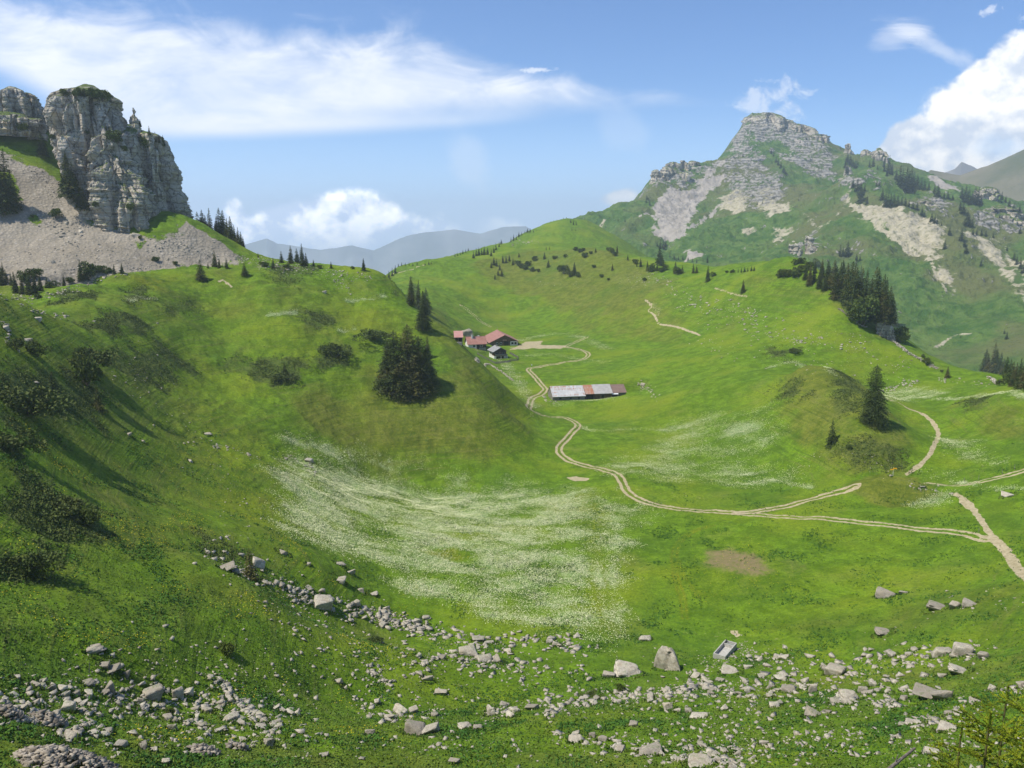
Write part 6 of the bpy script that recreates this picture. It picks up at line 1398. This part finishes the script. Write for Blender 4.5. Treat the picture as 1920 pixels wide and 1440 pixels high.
for (reg, size), L in bins.items():
    L.sort(key=lambda q: q['u'])
    for k, q in enumerate(L):
        q['o']['label'] = f"{size} pale rock, {ordinal(k, len(L))} in the {reg}" if not reg.startswith(('pale', 'white', 'short')) else f"{size} stone, {ordinal(k, len(L))} of the {reg}"
# ------------------------------------------------------------------ camera, light, view
cam = bpy.data.cameras.new('camera'); co = bpy.data.objects.new('camera', cam); C.objects.link(co)
co.location = (0, 0, CZ); co.rotation_euler = (rad(90) - PITCH, 0, 0)
cam.sensor_width = 36; cam.lens = 36 * F / 1920; cam.clip_end = 60000; cam.clip_start = .1
bpy.context.scene.camera = co
SUN_EL = rad(58); SUN_AZ = math.atan2(-.92, -.30)      # measured from +Y towards +X
sun = bpy.data.lights.new('sun', 'SUN'); sun.energy = 4.2; sun.angle = rad(.5); sun.color = (1, .94, .83)
so = bpy.data.objects.new('sun', sun); C.objects.link(so)
dirv = Vector((math.sin(SUN_AZ) * math.cos(SUN_EL), math.cos(SUN_AZ) * math.cos(SUN_EL), math.sin(SUN_EL)))
so.rotation_euler = dirv.to_track_quat('Z', 'Y').to_euler(); so.location = (0, 0, 400)
sc = bpy.context.scene
sc.view_settings.view_transform = 'Standard'; sc.view_settings.look = 'None'
sc.view_settings.exposure = 0.38; sc.view_settings.gamma = 1
HAZE = 1.35e-4
sc.cycles.max_bounces = 4; sc.cycles.diffuse_bounces = 2; sc.cycles.glossy_bounces = 1
sc.cycles.volume_bounces = 1; sc.cycles.transparent_max_bounces = 4
sc.cycles.use_denoising = True
# ------------------------------------------------------------------ sky with clouds, haze
SKY = .10
world = bpy.data.worlds.new('World'); bpy.context.scene.world = world; world.use_nodes = True
w = M(nt=world.node_tree); bg = w.nt.nodes['Background']; bg.inputs['Strength'].default_value = SKY
sky = w.new('ShaderNodeTexSky'); sky.sky_type = 'NISHITA'; sky.sun_disc = False
sky.sun_elevation = SUN_EL; sky.sun_rotation = SUN_AZ; sky.altitude = 2000; sky.air_density = 1.0; sky.dust_density = 1.2; sky.ozone_density = 1.6
d = w.coord('Generated'); dx, dy, dz = w.sep(d)
front = dy.step(.02, .2); yy = dy.max(.05)
U = dx / yy; V = dz / yy                     # tangent-plane direction, fixed to the world
def uvdir(u, v):
    x = u - 960; up = 720 - v; y = F * cp + up * sp; return x / y, (-F * sp + up * cp) / y
def curve(sock, pts):
    """piecewise function of U through sky directions given as pixels -> V"""
    n = w.new('ShaderNodeFloatCurve'); c = n.mapping.curves[0]
    q = [uvdir(*p) for p in pts]
    x = (sock + .8) * (1 / 1.6); w.link(x, n.inputs['Value'])
    P_ = [((a + .8) / 1.6, b + .5) for a, b in q]
    c.points[0].location = P_[0]; c.points[1].location = P_[-1]
    for a, b in P_[1:-1]: c.points.new(a, b)
    n.mapping.update()
    return S(w.nt, n.outputs[0]) - .5
def vec(su, sv, ou=0, ov=0): return w.comb(U * su + ou, V * sv + ov, 0.0)
nA = w.noise(1, 9, .58, .3, vec=vec(3.2, 9)); nB = w.noise(1, 9, .62, .6, vec=vec(9, 20, 3))
wisp = w.noise(1, 8, .66, 1.2, vec=w.mapped(vec(6, 16, 9), rot=(0, 0, .5)))
# long cirrus blade
top = curve(U, [(-300, -60), (0, -5), (200, 25), (400, 55), (600, 70), (760, 88), (880, 112), (960, 138), (1100, 168), (1250, 186), (1300, 190)])
bot = curve(U, [(-300, 60), (0, 145), (150, 215), (330, 250), (600, 240), (800, 222), (1000, 212), (1150, 200), (1250, 188), (1300, 184)])
wob = (nA - .5) * .05
m1 = (V - (bot + wob)).step(-.012, .028) * ((top + (nB - .5) * .06 + wob) - V).step(-.016, .022)
m1 = m1 * (nA.step(.3, .6) * .35 + .68) * (nB.step(.3, .62) * .3 + .72) * (wisp.step(.3, .6) * .25 + .75) * U.step(.33, .17)
# thin veil above and beneath it
m1b = (top + .035 - V).step(-.02, .03) * (V - top).step(-.02, .03) * wisp.step(.48, .75) * .5 * U.step(.15, -.3)
lowt = curve(U, [(-300, 225), (250, 230), (500, 225), (900, 222), (1000, 218)]); lowb = curve(U, [(-300, 240), (250, 262), (500, 258), (900, 235), (1000, 225)])
m1c = (V - lowb).step(-.006, .012) * (lowt - V).step(-.012, .008) * nA.step(.2, .55) * .55 * U.step(.1, -.1)
def blob(u, v, ru, rv, rot=0.0, hard=.5):
    a, b = uvdir(u, v); ca, sa = math.cos(rot), math.sin(rot); x = U - a; y = V - b
    p = (x * ca + y * sa) * (F / ru); q = (y * ca - x * sa) * (F / rv)
    return (p * p + q * q).pow(.5)
cu = w.noise(1, 10, .55, .1, vec=vec(17, 20, 2)); cu2 = w.noise(1, 10, .55, .1, vec=vec(17, 20, 2 + 17 * .014, -20 * .012))
big = w.noise(1, 6, .5, .1, vec=vec(7, 9, 5)); big2 = w.noise(1, 6, .5, .1, vec=vec(7, 9, 5 + 7 * .03, -9 * .03))
puff = (cu - .5) * .07 + (big - .5) * .05
# big cumulus on the right
ct = curve(U, [(1500, 620), (1630, 330), (1655, 262), (1690, 212), (1750, 188), (1800, 150), (1850, 112), (1920, 62), (2050, 20), (2200, 40), (2400, 300)])
m2 = (ct + puff - V).step(-.004, .010)
m2 = m2 * (1 - blob(1870, 270, 50, 26).step(1.5, .3) * .5 * cu.step(.35, .6))
# cumulus bank low in the middle
cm = curve(U, [(380, 440), (410, 395), (440, 382), (475, 395), (500, 378), (540, 370), (590, 372), (640, 362), (675, 352), (720, 365), (745, 378), (790, 402), (825, 392), (850, 408), (900, 418), (980, 412), (1060, 450)])
cmb = curve(U, [(380, 450), (480, 462), (560, 452), (640, 440), (740, 440), (850, 425), (980, 425), (1060, 440)])
m3 = (cm + puff * .9 - V).step(-.005, .012) * (V - (cmb + (cu - .5) * .05)).step(-.03, .035)
m3 = m3 * (cu * .5 + big * .6).step(.28, .46) * (1 - U.step(-.12, -.02) * .5)
# little ones: behind the left foot of the mountain, above the summit, wisps
m4 = (blob(1168, 372, 38, 18) + (cu - .5) * 1.6).step(1.15, .7)
cs = w.noise(1, 5, .6, .4, vec=vec(110, 170, 4)); cq = w.noise(1, 6, .6, .5, vec=vec(34, 44, 6))
m5 = (blob(1455, 190, 62, 30, .1) + (cq - .5) * 4.5 + (cs - .5) * .8).step(1.15, .2) * .5
m6 = (blob(880, 295, 40, 70, .25) + (cu - .5) * 2.4).step(1.1, .2) * .22 + (blob(1170, 250, 55, 50) + (cu - .5) * 2.2).step(1.1, .2) * .14
m7 = (blob(1760, 90, 110, 22, -.42) + (wisp - .5) * 2.6).step(1.05, .2) * .42 + (blob(1680, 70, 60, 26, .2) + (wisp - .5) * 2.6).step(1.1, .2) * .35
m8 = (blob(1008, 131, 30, 6) + (cs - .5) * 3.5).step(1.1, .0) * .6 + (blob(1855, 20, 20, 9, .3) + (cs - .5) * 3.5).step(1.1, .0) * .55 + (blob(1925, 35, 16, 9) + (cs - .5) * 3.5).step(1.1, .0) * .4
thin = (m1 + m1b + m1c + m6 + m7 + m8 + m5).clamp()
lit = ((cu - cu2) * 5.5 + (big - big2) * 3 + .5).clamp()
K = 1 / SKY
haze_c = (.62 * K, .72 * K, .88 * K)
base = w.mix((V.step(.17, -.02) * .62 + U.step(-.1, .5) * 0), sky.outputs[0], haze_c)
base = w.mix(1.0, base, (.80, 1.0, 1.26), 'MULTIPLY')
c = w.mix(thin * front, base, (.83 * K, .86 * K, .93 * K))
cumc = w.mix(lit, (.60 * K, .67 * K, .79 * K), (1.0 * K, .99 * K, .97 * K))
c = w.mix((m2 + m4 * .9) * front, c, cumc)
cum3 = w.mix(lit, (.7 * K, .86 * K, 1.15 * K), (2.3 * K, 2.2 * K, 2.05 * K))
c = w.mix((m3 * 1.0) * front, c, cum3)
w.link(c, bg.inputs['Color'])
world.cycles.sampling_method = 'MANUAL'; world.cycles.sample_map_resolution = 256

hz = [(x, y, z) for z in (-1500, 445) for x, y in ((-9500, -1200), (9500, -1200), (9500, 10900), (-9500, 10900))]
hme = mesh_from('haze', hz, [[0, 3, 2, 1], [4, 5, 6, 7], [0, 1, 5, 4], [1, 2, 6, 5], [2, 3, 7, 6], [3, 0, 4, 7]])
hm = bpy.data.materials.new('haze'); hm.use_nodes = True; nt = hm.node_tree; nt.nodes.remove(nt.nodes['Principled BSDF'])
pv = nt.nodes.new('ShaderNodeVolumePrincipled'); pv.inputs['Density'].default_value = HAZE; pv.inputs['Color'].default_value = (.80, .90, 1, 1)
pv.inputs['Anisotropy'].default_value = .3
nt.links.new(pv.outputs[0], nt.nodes['Material Output'].inputs['Volume']); hme.materials.append(hm)
if HAZE > 0: link('haze', hme, kind='stuff')
